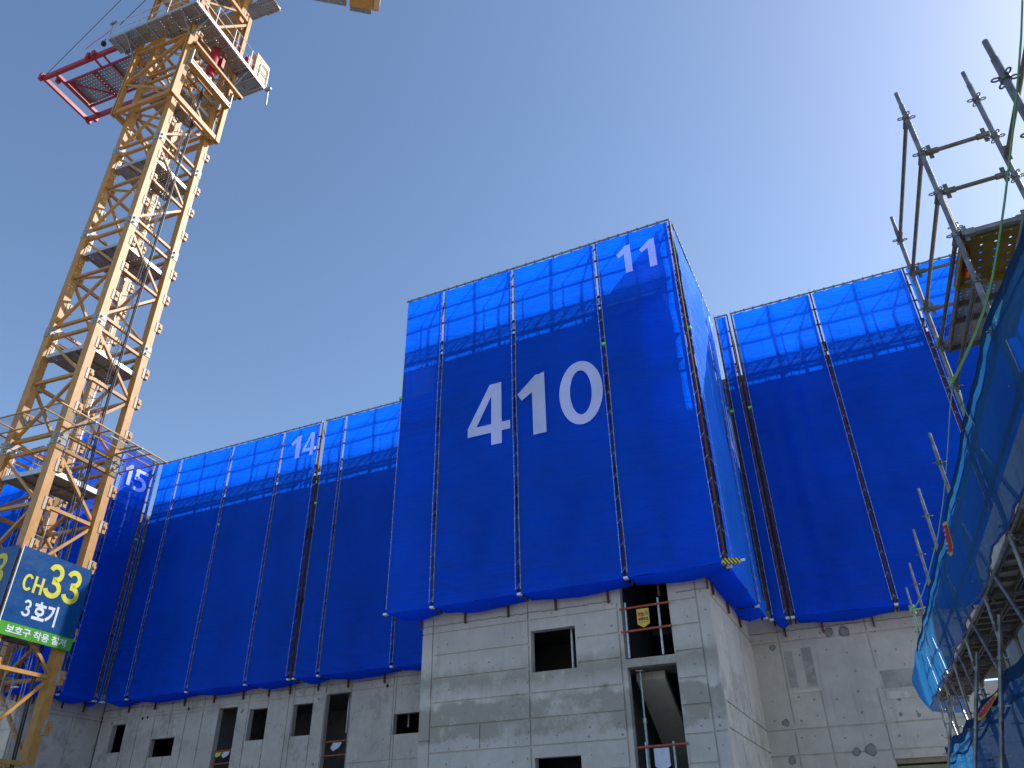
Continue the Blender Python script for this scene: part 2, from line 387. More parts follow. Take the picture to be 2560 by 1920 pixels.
# --- left wing
k = YW/23.
ux = lambda x: x*k
uz = lambda z: 1.6+(z-1.6)*k
LH = [(-27.90, -27.20, 5.39, 6.39), (-25.69, -24.49, 5.11, 5.74), (-22.55, -21.65, 2.6, 6.57), (-21.08, -20.27, 5.38, 6.42), (-19.12, -18.30, 5.39, 6.42),
      (-17.75, -16.73, 2.6, 6.64), (-14.95, -13.94, 5.17, 5.79)]
LH = [(ux(a), ux(b), uz(c), uz(d)) for a, b, c, d in LH]
lv = [-27.2, -26.5, -25.7, -24.9, -24.1, -23.3, -21.15, -20.28, -19.35, -19.13, -18.29, -17.76, -16.7, -14.9, -15.0]
relief('facade_wall', 'conc_wing', -28.8, XL, 0, 7.6, LH,
       [(uz(6.66), -28.8, XL), (uz(6.55), -28.8, ux(-23.2)), (uz(4.42), ux(-16.7), XL), (uz(4.42), ux(-28.5), ux(-22.8))],
       [(ux(x), 0, 7.1) for x in lv], front(YW))
# --- side of the projecting left block and its front
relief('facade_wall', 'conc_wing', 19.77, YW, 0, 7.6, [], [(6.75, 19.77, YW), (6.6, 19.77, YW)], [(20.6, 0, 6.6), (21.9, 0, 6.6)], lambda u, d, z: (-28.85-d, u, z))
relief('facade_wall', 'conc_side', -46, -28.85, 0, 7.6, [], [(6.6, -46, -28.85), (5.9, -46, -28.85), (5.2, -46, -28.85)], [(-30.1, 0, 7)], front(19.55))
# --- right wing
k2 = YW/24.
vx = lambda x: x*k2
vz = lambda z: 1.6+(z-1.6)*k2
relief('facade_wall', 'conc_right', XR, XE, 0, 7.6, [(vx(-.30), vx(1.9), 2.4, vz(3.72)), (2.0, 3.3, vz(5.38), vz(6.05))],
       [(vz(4.57), XR, XE), (vz(3.93), XR, XE), (vz(6.89), XR, XE)],
       [(vx(-2.63), 0, 4.4), (vx(-2.6), 4.6, 7.1), (vx(-1.75), 0, 5.4), (vx(-.32), 0, 5.3), (vx(-.22), 5.8, 7.2)], front(YW))
# upper walls behind the nets, slabs, rear walls
def solid(name, mat, *b):
    mb = MB()
    for q in b: mb.box(q[0]-BO.x, q[1]-BO.x, q[2]-BO.y, q[3]-BO.y, q[4], q[5])
    return mb.build(name, mat, bld)
ZS = 15.3
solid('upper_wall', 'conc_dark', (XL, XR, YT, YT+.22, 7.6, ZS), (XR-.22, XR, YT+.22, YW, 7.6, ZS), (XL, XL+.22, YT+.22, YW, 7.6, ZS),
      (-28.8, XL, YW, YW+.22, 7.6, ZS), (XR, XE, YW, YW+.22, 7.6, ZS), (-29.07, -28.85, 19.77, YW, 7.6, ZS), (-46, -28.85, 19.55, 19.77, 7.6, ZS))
solid('rear_wall', 'conc_dark', (-46, 1.0, 33, 33.2, 0, ZS), (1.0, XE, 33, 33.2, 8.0, ZS), (1.0, XE, 33, 33.2, 0, 5.2), (XE-.22, XE, YW+.22, 33, 0, ZS), (-46, -45.8, 19.8, 33, 0, ZS))
for i, z in enumerate((1.2, 4.02, 6.84, 9.64, 12.44, 15.12)):
    zz = (z, z+.17)
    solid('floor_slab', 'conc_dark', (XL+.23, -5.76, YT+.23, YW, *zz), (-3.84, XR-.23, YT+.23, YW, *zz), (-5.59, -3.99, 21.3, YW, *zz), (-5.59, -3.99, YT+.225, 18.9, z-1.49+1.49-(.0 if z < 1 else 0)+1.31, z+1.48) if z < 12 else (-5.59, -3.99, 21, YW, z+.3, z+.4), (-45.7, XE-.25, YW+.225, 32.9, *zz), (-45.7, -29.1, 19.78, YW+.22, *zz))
solid('landing_edge', 'conc_side', (-5.32, -4.18, YT+.02, YT+.22, 5.332, 5.508))
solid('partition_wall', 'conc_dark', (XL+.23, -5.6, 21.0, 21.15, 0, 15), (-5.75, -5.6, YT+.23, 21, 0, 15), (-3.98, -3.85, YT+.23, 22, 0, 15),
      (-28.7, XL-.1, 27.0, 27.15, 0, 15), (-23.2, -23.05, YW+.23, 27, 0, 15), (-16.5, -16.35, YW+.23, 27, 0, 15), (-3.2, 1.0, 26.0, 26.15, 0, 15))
# stair flight seen through the lower stair opening
st = MB()
st.add([Vector(p)-BO for p in ((-5.3, 22.0, 2.6), (-4.62, 22.0, 2.6), (-4.62, 18.35, 5.15), (-5.3, 18.35, 5.15), (-5.3, 22.0, 2.8), (-4.62, 22.0, 2.8), (-4.62, 18.35, 5.32), (-5.3, 18.35, 5.32))],
       [(0, 1, 2, 3), (7, 6, 5, 4), (0, 4, 5, 1), (1, 5, 6, 2), (2, 6, 7, 3), (3, 7, 4, 0)])
st.build('stair_flight', 'conc_wing', bld)
# timber form left in the right wing opening
solid('timber_form', 'wood', (vx(-.29), vx(1.9), YW+.03, YW+.19, vz(3.6), vz(3.715)), (vx(-.29), vx(1.9), YW+.05, YW+.17, vz(3.42), vz(3.55)))
# window head and sill strips at the see-through opening
# tie-hole spots and patched round holes (all sit 3 mm proud of the wall)
def spots(name, mat, lst, fn):
    mb = MB()
    for (u, z, r) in lst:
        n = 9; vs = [Vector(fn(u+r*(1+random.uniform(-.2, .2))*math.cos(2*math.pi*i/n), -.003, z+r*(1+random.uniform(-.2, .2))*math.sin(2*math.pi*i/n)))-BO for i in range(n)]
        mb.add(vs, [tuple(range(n))])
    return mb.build(name, mat, bld)
def grid_spots(us, zs, skip, jit=.05, r=.022, keep=.9):
    L = []
    for u in us:
        for z in zs:
            if random.random() > keep: continue
            a, b = u+random.uniform(-jit, jit), z+random.uniform(-jit, jit)
            if any(h[0]-.08 < a < h[1]+.08 and h[2]-.08 < b < h[3]+.08 for h in skip): continue
            L.append((a, b, r*random.uniform(.7, 1.35)))
    return L
TH = [(-7.68, -6.52, 5.45, 6.42), (-7.66, -6.54, 2.60, 3.60), (-5.45, -4.1, 2, 7.6)]
tu = [-10.3, -9.95, -9.45, -8.8, -8.15, -7.85, -7.1, -6.3, -5.6, -3.75, -3.4]
o = spots('tie_hole', 'grout', grid_spots(tu, [2.45, 3.0, 3.55, 3.98, 4.12, 4.7, 5.25, 5.85, 6.35, 6.85], TH, .06), front(YT)); tag(o, kind='stuff')
o = spots('tie_hole', 'grout', grid_spots([x*.62-28.4 for x in range(30)], [2.4, 3.1, 3.8, 4.6, 5.2, 5.8, 6.4, 6.9], LH, .12, .024, .75), front(YW)); tag(o, kind='stuff')
RH = [(vx(-.3), vx(1.9), 2.4, 3.8), (2, 3.3, 4.9, 6.2)]
o = spots('tie_hole', 'grout', grid_spots([-2.95, -2.35, -1.95, -1.3, -.75, -.1, .4, .85, 1.5, 2.4], [2.9, 3.5, 4.2, 4.75, 5.2, 5.75, 6.3, 6.75], RH, .1, .026, .85), front(YW)); tag(o, kind='stuff')
o = spots('tie_hole', 'grout', grid_spots([18.4+.55*i for i in range(9)], [2.6, 3.3, 3.75, 4.2, 4.9, 5.6, 6.2, 6.95], [], .1, .022, .8), lambda u, d, z: (XR-d, u, z)); tag(o, kind='stuff')
for (u, z, r) in ((-1.16, 6.84, .13), (-.77, 6.8, .14), (-1.15, 3.86, .10), (-.79, 3.88, .14), (-2.72, 4.65, .10), (-2.72, 6.6, .09), (-2.75, 3.75, .10), (.1, 4.65, .05), (.5, 4.6, .05), (.15, 5.0, .05), (.62, 5.25, .05)):
    a = spots('patched_hole', 'grout_ring', [(u, z, r)], front(YW)); a2 = spots('patch_fill', 'grout', [(u, z, r*.78)], lambda uu, d, zz: (uu, YW-.005, zz)); a2.parent = a; a2.matrix_parent_inverse = Matrix()
for (u, z) in ((-26.35, 6.55), (-26.1, 6.58), (-24.05, 6.72), (-15.27, 6.75)):
    spots('sleeve_hole', 'void', [(ux(u), z, .055)], front(YW))
for (u, z, r) in ((-27.95, 6.5, .06), (-21.4, 6.45, .06), (-18.05, 6.55, .05), (-18.0, 4.5, .055), (-21.45, 6.4, .05)):
    spots('patched_hole', 'grout', [(ux(u), z, r)], front(YW))
# honeycombed rectangles on the right wing
for (a, b, c, d) in ((vx(-.13), vx(1.15), 5.28, 5.72), (vx(-2.52), vx(-2.3), 5.5, 6.45), (vx(-2.05), vx(-1.78), 5.5, 6.5)):
    solid('rough_patch', 'conc_rough', (a, b, YW-.004, YW+.004, c, d))
solid('pour_lip', 'conc_side', (vx(-.13), vx(1.2), YW-.02, YW+.01, 5.02, 5.2))
solid('pour_lip', 'conc_side', (vx(-2.6), vx(-1.7), YW-.02, YW+.01, 5.36, 5.44))
for (a, b, z, y) in ((XL, XR, 6.86, YT), (XR, XE, 6.98, YW), (-28.8, XL, 6.98, YW)):
    # rough upper pour edge
    mb = MB(); n = int((b-a)/.12)
    for i in range(n):
        x0 = a+(b-a)*i/n; x1 = a+(b-a)*(i+1)/n
        if y == YT and (-5.45 < x0 < -4.1 or -5.45 < x1 < -4.1): continue
        zz = z+random.uniform(-.012, .012); mb.box(x0-BO.x, x1-BO.x, y-.012-BO.y, y+.004-BO.y, zz, zz+.025)
    mb.build('pour_edge', 'grout', bld)
# rebar starter bars over the top slab, seen as the jagged edge behind the sheeting
for (a, b, y) in ((XL, XR, YT+.12), (-28.6, XL, YW+.12), (XR, XE, YW+.12), (-45, -29, 19.7)):
    mb = MB(); x = a
    while x < b:
        h = random.uniform(.12, .75); mb.tube((x-BO.x, y-BO.y, ZS), (x-BO.x+random.uniform(-.05, .05), y-BO.y+random.uniform(-.05, .05), ZS+h), .012, 5); x += random.uniform(.08, .22)
    tag(mb.build('starter_bars', 'rebar', bld), kind='stuff')
solid('slab_form', 'wood', (XL, XR, YT-.05, YT-.005, 15.0, 15.42), (-28.6, XL, YW-.05, YW-.005, 15.0, 15.42), (XR, XE, YW-.05, YW-.005, 15.0, 15.42))

# ---------------------------------------------------------------- netted climbing cages on the facade
GRP = 'blue netted climbing cages on the building'
def cage(origin, rz, w, depth, label, side=False, digits=(), seed=0, posts=(True, True), underside=True, ties=True, vfold=.3, gap=(.05, .05), diag=True):
    """local x runs along the face, y inward; nets from ZB to ZT"""
    e = empty('netted_cage', (origin[0], origin[1], 0), rz, label, 'scaffold cage', GRP)
    rnd = random.Random(seed)
    nx = max(6, int(w/.14)); nz = 110
    def disp(x, z):
        q = Vector((x*.55+seed*9.7, z*.8, seed*3.1)); a = noise.noise(q)*.045
        if vfold > 0: a += vfold*.05*noise.noise(Vector((x*3.2+seed, z*.22, 5+seed)))*(1 if z < 14 else .4)
        a += .020*noise.noise(Vector((x*.7+seed, z*3.4+x*.25, 2.2)))+.012*noise.noise(Vector((x*1.6+seed, z*1.7-x*1.1, 7.7)))
        t = max(0, 1-(z-ZB)/2.2); a += t*.085*noise.noise(Vector((x*1.5+seed*3, (z+x*.4)*3.2, 9.)))
        ed = min(1, min(x, w-x)/.25+.15)
        return a*ed
    def gx(side_, z):
        b = .004*math.sin(z*21+seed)+.02*noise.noise(Vector((z*.35, seed*2.+side_*7, 0)))
        return b
    vs = []; fs = []
    for j in range(nz+1):
        z = ZB+(ZT-.06-ZB)*j/nz; x0 = gap[0]+gx(0, z); x1 = w-gap[1]+gx(1, z)
        for i in range(nx+1):
            x = x0+(x1-x0)*i/nx; zz = z
            if j == nz: zz += .02*math.sin(i*2.1+seed)
            vs.append((x, disp(x, z), zz))
    for j in range(nz):
        for i in range(nx):
            a = j*(nx+1)+i; fs.append((a, a+1, a+nx+2, a+nx+1))
    mb = MB(); mb.add(vs, fs); net = mb.build('net_panel', 'net_sunlit' if side else 'net', e, True)
    # painted digits lie on the sheet
    for (ch, u0, u1, z0, z1) in digits:
        m2 = MB(); put(m2, ch, u0, u1, z0, z1, lambda u, z: (u, -.078, z)); m2.build('painted_digit', 'number', net)
    # underside sheet bellies down between posts and runs back to the wall
    if underside:
        m3 = MB(); n = 14; kz = 5; vs = []
        for j in range(kz+1):
            t = j/kz
            for i in range(n+1):
                u = i/n; sag = .13*math.sin(math.pi*u)*math.sin(math.pi*min(1, t*1.0))**.7+.05*math.sin(math.pi*u)*t
                vs.append((gap[0]+(w-gap[0]-gap[1])*u, t*(depth-.03), ZB-.002-sag*(1+.25*noise.noise(Vector((u*4, seed, 0))))))
        m3.add(vs, [(j*(n+1)+i, j*(n+1)+i+1, (j+1)*(n+1)+i+1, (j+1)*(n+1)+i) for j in range(kz) for i in range(n)])
        m3.build('underside_net', 'net', e, True)
    # cage frame behind the net
    yo = .115
    def post(x, nm='post'):
        q = MB(); q.bar((x, yo, ZB-.05), (x, yo, ZT+.02), .048, .048); q.bar((x, depth-.22, ZB-.05), (x, depth-.22, 16.6), .05, .05)
        q.bar((x, depth-.22, 16.6), (x, yo+.05, 17.2), .04, .04)
        o = q.build(nm, 'brown', e)
        c = MB(); c.box(x-.05, x+.05, -.035, yo-.03, ZB-.03, ZB+.02); c.build('foot_clip', 'clip', o)
        return o
    if posts[0]: post(-.0)
    if posts[1]: post(w)
    if w > 1.6: 
        q = MB(); q.bar((w/2, yo-.01, ZB), (w/2, yo-.01, ZT), .06, .04); q.build('middle_post', 'brown', e)
    for z in (16.83, 16.22, 15.0, 12.4, 9.7): q = MB(); q.tube((0, yo-.01, z), (w, yo-.01, z), .030, 6); q.build('rail', 'brown', e)
    if diag and w > 1.2:
        q = MB(); q.tube((w/2, yo+.06, 17.38), (w/2-.55, depth-.26, 16.75), .02, 6); q.tube((w/2-.55, depth-.26, 16.75), (w/2-.55, depth-.26, 15.4), .02, 6); q.build('kinked_post', 'brown', e)
        q = MB(); q.tube((w-.05, yo+.06, 17.38), (w*.78, depth-.26, 16.8), .02, 6); q.tube((w*.78, depth-.26, 16.8), (w*.78, depth-.26, 15.4), .02, 6); q.build('kinked_post', 'brown', e)
        q = MB(); q.bar((.1, yo+.05, 14.75), (w/2-.05, yo+.05, 15.55), .035); q.build('diagonal_brace', 'brown', e)
        q = MB(); q.bar((w/2+.05, yo+.05, 14.75), (w-.1, yo+.05, 15.55), .035); q.build('diagonal_brace', 'brown', e)
    for z in (15.55, 12.85, 10.1, 7.3):
        q = MB(); q.box(.02, w-.02, yo+.09, depth-.05, z-.004, z+.004); dk = q.build('deck_mesh', 'mesh_deck', e)
        q = MB(); q.bar((.02, yo+.07, z), (w-.02, yo+.07, z), .03, .07); q.bar((.02, depth-.1, z), (w-.02, depth-.1, z), .03, .05); q.build('deck_frame', 'brown', dk)
    q = MB(); q.tube((-.03, .01, ZT), (w+.03, .01, ZT), .028, 8)
    for i in range(int(w/.3)): q.tube((.15+i*.3, .01, ZT-.03), (.15+i*.3, .01, ZT+.035), .036, 6)
    q.tube((0, .02, ZT), (0, .02, ZT+.17), .006, 4)
    q.build('top_rail', 'top_rail', e)
    if posts[0] or seed % 3 == 0:
        q = MB(); xg = 0 if posts[0] else w; q.box(xg-.05, xg+.05, -.03, yo-.02, 13.7, 13.78); q.build('green_tie', 'green_clip', e)
    # lacing cord and its clips along both hems
    if ties:
        for sd in (0, 1):
            q = MB(); c = MB(); z = ZB+.12; pts = []
            x_edge = lambda zz: (gap[0]+gx(0, zz)) if sd == 0 else (w-gap[1]+gx(1, zz))
            k = 0
            while z < ZT-.1:
                x = x_edge(z)+(.012 if sd == 0 else -.012); q.box(x-.009, x+.009, -.07, -.058, z-.010, z+.010)
                pts.append((x, -.06, z)); px = (-.02 if sd == 0 else w+.02)
                if k % 2 == 0: q.tube((x, -.05, z), (px, .04, z+.16), .0035, 3)
                z += .30; k += 1
            q.path(pts, .004, 3)
            q.build('lacing_cord', 'rope', e)
    # steel brackets that anchor the cage to the concrete
    for f in ((.25, .75) if w > 1.6 else (.5,)):
        q = MB(); x = w*f; zt = ZB-.03
        q.box(x-.022, x+.022, depth-.07, depth-.015, zt-.30, zt); q.bar((x, depth-.05, zt-.05), (x, depth-.2, zt-.0), .035, .035); q.build('wall_bracket', 'brown', e)
    return e, net

Y0 = 17.0
fx = [-11.5, -10.1, -7.65, -4.94, -2.66]
def dg(ch, a, b, z0, z1, x0): return (ch, a-x0, b-x0, z0, z1)
cage((fx[0], Y0), 0, fx[1]-fx[0], .7, 'narrow blue netted cage at the left edge of the middle tower', seed=1)
cage((fx[1], Y0), 0, fx[2]-fx[1], .7, 'blue netted cage painted with the large white figure 4', seed=2, digits=[dg('4', -9.11, -7.79, 11.36, 13.32, fx[1])], posts=(False, True))
cage((fx[2], Y0), 0, fx[3]-fx[2], .7, 'blue netted cage painted with large white figures 1 and 0', seed=3, digits=[dg('1', -7.55, -6.72, 11.38, 13.3, fx[2]), dg('0', -6.30, -5.06, 11.36, 13.33, fx[2])], posts=(False, True))
cage((fx[3], Y0), 0, fx[4]-fx[3], .7, 'blue netted cage with the small white number 11 high on the tower front', seed=4, digits=[dg('1', -4.29, -3.86, 15.9, 16.92, fx[3]), dg('1', -3.6, -3.14, 15.86, 16.88, fx[3])], posts=(False, True))
# tower right side
ys = [17.3, 20.85, 22.15]
XN = -2.6
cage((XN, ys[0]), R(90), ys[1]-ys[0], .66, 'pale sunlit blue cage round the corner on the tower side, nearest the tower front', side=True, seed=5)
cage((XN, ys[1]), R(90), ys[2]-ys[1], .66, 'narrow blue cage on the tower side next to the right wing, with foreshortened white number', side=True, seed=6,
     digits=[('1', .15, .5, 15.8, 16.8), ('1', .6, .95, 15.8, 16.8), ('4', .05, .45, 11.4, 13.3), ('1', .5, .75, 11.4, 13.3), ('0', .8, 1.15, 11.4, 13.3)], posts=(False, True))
# right wing
YN = 22.4
cage((-2.5, YN), 0, .42, .8, 'very narrow blue cage in the corner between tower side and right wing', seed=7, diag=False)
rx = [-1.94, .66, 3.5, 6.35]
lab = ['blue netted cage on the right wing with long vertical folds, nearest the tower', 'blue netted cage in the middle of the right wing', 'blue netted cage of the right wing partly behind the scaffold posts']
for i in range(3): cage((rx[i], YN), 0, rx[i+1]-rx[i], .8, lab[i], seed=10+i, vfold=1.2 if i == 0 else .6, posts=(i == 0, True), gap=(.06, .06))
# left wing
lx = [-28.05, -26.77, -23.73, -20.94, -19.02]
ll = ['narrow blue netted cage beside the inner corner next to the cage numbered 15', 'blue netted cage on the left wing, second from the cage numbered 15', 'blue netted cage on the left wing, immediately left of the cage numbered 14', 'blue netted cage with the white number 14 at its top']
for i in range(4):
    d = [] if i < 3 else [dg('1', -20.42, -19.92, 15.95, 17.0, lx[3]), dg('4', -19.78, -19.1, 15.95, 17.0, lx[3])]
    cage((lx[i]+(.0 if i else .05), YN), 0, lx[i+1]-lx[i]-(0 if i else .05), .8, ll[i], seed=20+i, digits=d, posts=(i == 0, True))
lx2 = [-18.78, -17.74, -14.76, -11.55]
l2 = ['slim blue netted cage immediately right of the dark gap beside the cage numbered 14', 'blue netted cage with deep creases, on the left wing between slim cage and tower', 'blue netted cage on the left wing tucked behind the tower corner']
for i in range(3): cage((lx2[i], YN), 0, lx2[i+1]-lx2[i], .8, l2[i], seed=30+i, posts=(i == 0, True))
# projecting left block
cage((-28.1, 18.8), R(90), 20.45-18.8, .72, 'blue side cage behind the crane mast, left of the cage numbered 15', side=False, seed=40)
cage((-28.1, 22.1), R(90), .26, .72, 'very narrow blue cage strip in the inner corner right of the cage numbered 15', seed=44, diag=False)
cage((-28.1, 20.5), R(90), 22.03-20.5, .72, 'blue netted cage with the white number 15, right of the crane', side=False, seed=41, digits=[('1', .12, .5, 15.82, 16.78), ('5', .66, 1.36, 15.72, 16.72)], posts=(False, True))
cage((-31.0, 18.75), 0, 2.75, .78, 'blue netted front cage seen through the crane mast', seed=42)
cage((-35.0, 18.75), 0, 3.85, .78, 'blue netted front cage at the far left edge behind the crane', seed=43)
# hazard-striped foot guard under the tower corner
t = MB(); t.bar((-2.70, 16.93, 7.16), (-2.36, 17.12, 7.19), .10, .12); hz = t.build('corner_guard', 'hazard'); tag(hz, 'black and yellow striped guard wrapped round the tower cage bottom corner', 'corner guard')
t = MB(); t.tube((-2.34, 17.13, 7.2), (-2.24, 17.18, 7.22), .03, 8); t.build('end_cap', 'clip', hz)
for i, (x, y, z) in enumerate(((-18.9, YN+.0, 14.0), (-28.17, 22.2, 13.6), (-27.98, YN, 13.4), (XN-.02, 17.15, 14.2), (-2.0, YN, 13.2), (XN+.01, 17.2, 12.0))):
    pass

# ---------------------------------------------------------------- things in the openings
def shore(x, y, z0, z1, label):
    m = MB(); m.tube((x, y, z0), (x, y, z0+(z1-z0)*.6), .032, 8); e = m.build('steel_prop', 'galv'); tag(e, label, 'steel prop')
    m = MB(); m.tube((x, y, z0+(z1-z0)*.6), (x, y, z1-.02), .024, 8); m.build('inner_tube', 'galv', e)
    m = MB(); m.tube((x, y, z0+(z1-z0)*.58), (x, y, z0+(z1-z0)*.62), .05, 8); m.build('collar', 'galv', e)
    m = MB(); m.box(x-.08, x+.08, y-.08, y+.08, z1-.02, z1-.005); m.build('head_plate', 'galv', e)
shore(-6.72, 18.0, 5.5, 8.1, 'grey steel prop standing inside the upper tower window')
shore(-5.10, 18.0, 2.62, 5.3, 'grey steel prop inside the lower stair opening')
shore(ux(-17.28), 23.9, 5.5, 8.1, 'grey steel prop inside the tall wing opening with white card')
shore(ux(-22.1), 23.8, 5.5, 8.1, 'grey steel prop in the leftmost tall opening of the wing')
shore(ux(-14.8), 23.9, 5.5, 8.1, 'pale prop in the low wide window beside the tower')
def guard(x0, x1, y, z0, zs, posts, label, mat='orange_pipe'):
    e = empty('guard_rail', ((x0+x1)/2, y, z0), 0, label, 'guard rail', 'guard rails across the openings')
    xc = (x0+x1)/2
    for z in zs: m = MB(); m.tube((x0-xc, 0, z-z0), (x1-xc, 0, z-z0+.02), .025, 8); m.build('rail', mat, e)
    for (x, za, zb_) in posts: m = MB(); m.tube((x-xc, .045, za-z0), (x-xc+.01, .045, zb_-z0), .026, 8); m.build('upright', 'galv', e)
guard(-5.35, -4.14, 17.62, 5.51, (6.63, 6.1), ((-5.22, 5.52, 6.78), (-4.43, 5.52, 6.8)), 'orange pipe guard rail across the upper stair opening')
guard(-5.22, -4.12, 17.66, 2.7, (3.66, 3.12), ((-5.05, 2.72, 3.76), (-4.45, 2.72, 3.74)), 'orange pipe guard rail across the lower stair opening')
guard(ux(-17.72), ux(-16.72), 23.3, 2.6, (uz(5.13), uz(4.7)), (), 'red pipe guard rail in the tall wing opening with a white card')
guard(ux(-22.5), ux(-21.66), 23.3, 2.6, (uz(5.13), uz(4.72)), (), 'red pipe guard rail in the leftmost tall wing opening')
def pennant(x0, x1, y, z0, z1, mat, label, letters=False, tilt=0.):
    w = x1-x0; xc = (x0+x1)/2; m = MB()
    fr = [(x0, z1), (x0, z0+w*.28), (xc, z0), (x1, z0+w*.28), (x1, z1)]
    if tilt: fr = [(x+tilt*(z1-z), z) for x, z in fr]
    m.prism([(a, b) for a, b in fr][::-1], lambda a, b: (a, y, b), lambda a, b: (a, y+.006, b)); e = m.build('hanging_sign', mat); tag(e, label, 'sign')
    if letters:
        fn = lambda u, z: (u, y-.003, z)
        q = MB(); put_text(q, '위험!', x0+w*.10, x0+w*.62, z1-(z1-z0)*.42, z1-(z1-z0)*.18, fn, .04); q.build('red_lettering', 'red_ink', e)
        q = MB(); put_text(q, '추락주의', x0+w*.10, x1-w*.10, z1-(z1-z0)*.66, z1-(z1-z0)*.46, fn, .04)
        for i in range(7): q.add([fn(x0+w*(.12+.11*i), z1-(z1-z0)*.74), fn(x0+w*(.20+.11*i), z1-(z1-z0)*.74), fn(x0+w*(.20+.11*i), z1-(z1-z0)*.71), fn(x0+w*(.12+.11*i), z1-(z1-z0)*.71)], [(0, 1, 2, 3)])
        q.build('black_lettering', 'black_ink', e)
        q = MB(); q.add([fn(x0+w*.70, z1-(z1-z0)*.38), fn(x1-w*.08, z1-(z1-z0)*.38), fn(x1-w*.08, z1-(z1-z0)*.14), fn(x0+w*.70, z1-(z1-z0)*.14)], [(0, 1, 2, 3)]); q.build('pictogram_panel', 'grout', e)
    return e
pennant(-4.93, -4.64, 17.58, 6.14, 6.57, 'yellow_board', 'yellow pointed falling hazard sign hanging on the upper orange rail', True)
pennant(-4.86, -4.53, 17.62, 3.18, 3.62, 'white_board', 'white pointed card hanging on the lower orange rail of the stair opening')
pennant(-4.80, -4.52, 17.62, 2.63, 3.07, 'yellow_board', 'yellow sign at the bottom edge of the photo under the white card')
pennant(ux(-17.30), ux(-16.95), 23.25, 4.86, 5.12, 'white_board', 'white pointed card tilting on the red rail of the wing opening', tilt=-.6)
pennant(ux(-22.38), ux(-22.12), 23.25, 4.95, 5.12, 'yellow_board', 'yellow card on the red rail of the leftmost tall opening', tilt=-.5)
pennant(ux(-22.05), ux(-21.75), 23.25, 4.92, 5.13, 'white_board', 'white card beside a yellow one on the rail of the leftmost tall opening', tilt=-.5)

# ---------------------------------------------------------------- tower crane
CY = R(4.1)
crane = empty('tower_crane', (-21.737, 13.715, 0), CY, 'tall yellow lattice tower crane mast left of the building', 'tower crane')
A = 1.15; LC = A-.14; LW = .27
cor = {'L': (-LC, -LC), 'F': (LC, -LC), 'R': (LC, LC), 'B': (-LC, LC)}
def braces_of(sec, a, b, z0, z1, zt, mat='crane'): pass
def bar_obj(name, p, q, w, par, mat='crane', h=None):
    m = MB(); m.bar(p, q, w, h); return m.build(name, mat, par)
def mast_section(zt, full=True):
    H_ = 4.385; zb = zt-H_
    m = MB()
    for c, (x, y) in cor.items(): m.box(x-LW/2, x+LW/2, y-LW/2, y+LW/2, zb+.005, zt-.005)
    for (a, b) in (('L', 'F'), ('F', 'R'), ('R', 'B'), ('B', 'L')):
        for z in (zt-.24, zb+.24): m.bar((*cor[a], z), (*cor[b], z), .10)
    sec = m.build('mast_section', 'crane', crane)
    for c, (x, y) in cor.items():
        for (za, zc) in ((zt-.19, zt-.012), (zb+.012, zb+.21)):
            q = MB(); q.box(x-.152, x+.152, y-.152, y+.152, za, zc); zz = (za+zc)/2
            for s in (-1, 1):
                q.tube((x+s*.15, y-.05, zz), (x+s*.205, y-.05, zz), .042, 10); q.tube((x+.05, y+s*.15, zz), (x+.05, y+s*.205, zz), .042, 10)
            q.build('joint_collar', 'crane_grey', sec)
        for f in (.82, 2.0, 3.25):
            z = zt-f; yy = y+LW/2; q = MB()
            q.box(x+.0, x+LW/2+.02, yy-.08, yy+.09, z-.20, z+.19); q.build('rack_lug', 'crane_grey', sec)
            q = MB(); q.box(x+.03, x+LW/2+.05, yy+.03, yy+.15, z-.19, z+.17); q.tube((x+.05, yy+.10, z), (x+LW/2+.09, yy+.10, z), .05, 8); q.build('lug_tooth', 'crane', sec)
    g_ = LW/2-.02
    for (a, b) in (('L', 'F'), ('F', 'R'), ('R', 'B'), ('B', 'L')):
        pa, pb = Vector((*cor[a], 0)), Vector((*cor[b], 0)); d = (pb-pa).normalized(); P = pa+d*g_; Q = pb-d*g_
        V = lambda p, z: (p.x, p.y, z)
        zm = zt-2.02
        bar_obj('horizontal_brace', V(P, zm), V(Q, zm), .10, sec)
        bar_obj('diagonal_brace', V(P, zt-.36), V(Q, zm+.10), .085, sec); bar_obj('diagonal_brace', V(Q, zm-.10), V(P, zb+.36), .085, sec)
    bar_obj('cross_brace', (LC-.1, -LC+.1, zt-2.02), (-LC+.1, LC-.1, zt-2.02), .07, sec)
    q = MB(); q.box(-LC+.2, -LC+.75, LC-.16, LC-.10, zt-.55, zt-.25); q.build('stop_plate', 'crane', sec)
    return sec
def ladder(sec, z0, z1, u, v, dv=.0):
    m = MB(); w = .19
    m.tube((u, v-w, z0), (u, v-w+dv, z1), .024, 6); m.tube((u, v+w, z0), (u, v+w+dv, z1), .024, 6)
    z = z0+.15
    while z < z1: t_ = (z-z0)/(z1-z0)*dv; m.tube((u, v-w+t_, z), (u, v+w+t_, z), .015, 5); z += .29
    la = m.build('ladder', 'galv', sec)
    h = MB()
    for z in (z0+1.2, z0+1.9, z0+2.6, z0+3.3):
        h.path([(u+.62*math.sin(math.pi*i/10)*1., v-w+2*w*i/10*1.0+(.16 if i not in (0, 10) else 0)*(math.cos(math.pi*i/10))*-1., z) for i in range(11)], .015, 5)
    for i in (2, 5, 8): 
        yy = v-w+2*w*i/10-.16*math.cos(math.pi*i/10); h.tube((u+.62*math.sin(math.pi*i/10), yy, z0+1.2), (u+.62*math.sin(math.pi*i/10), yy, z0+3.3), .012, 4)
    h.build('safety_hoop', 'galv', la)
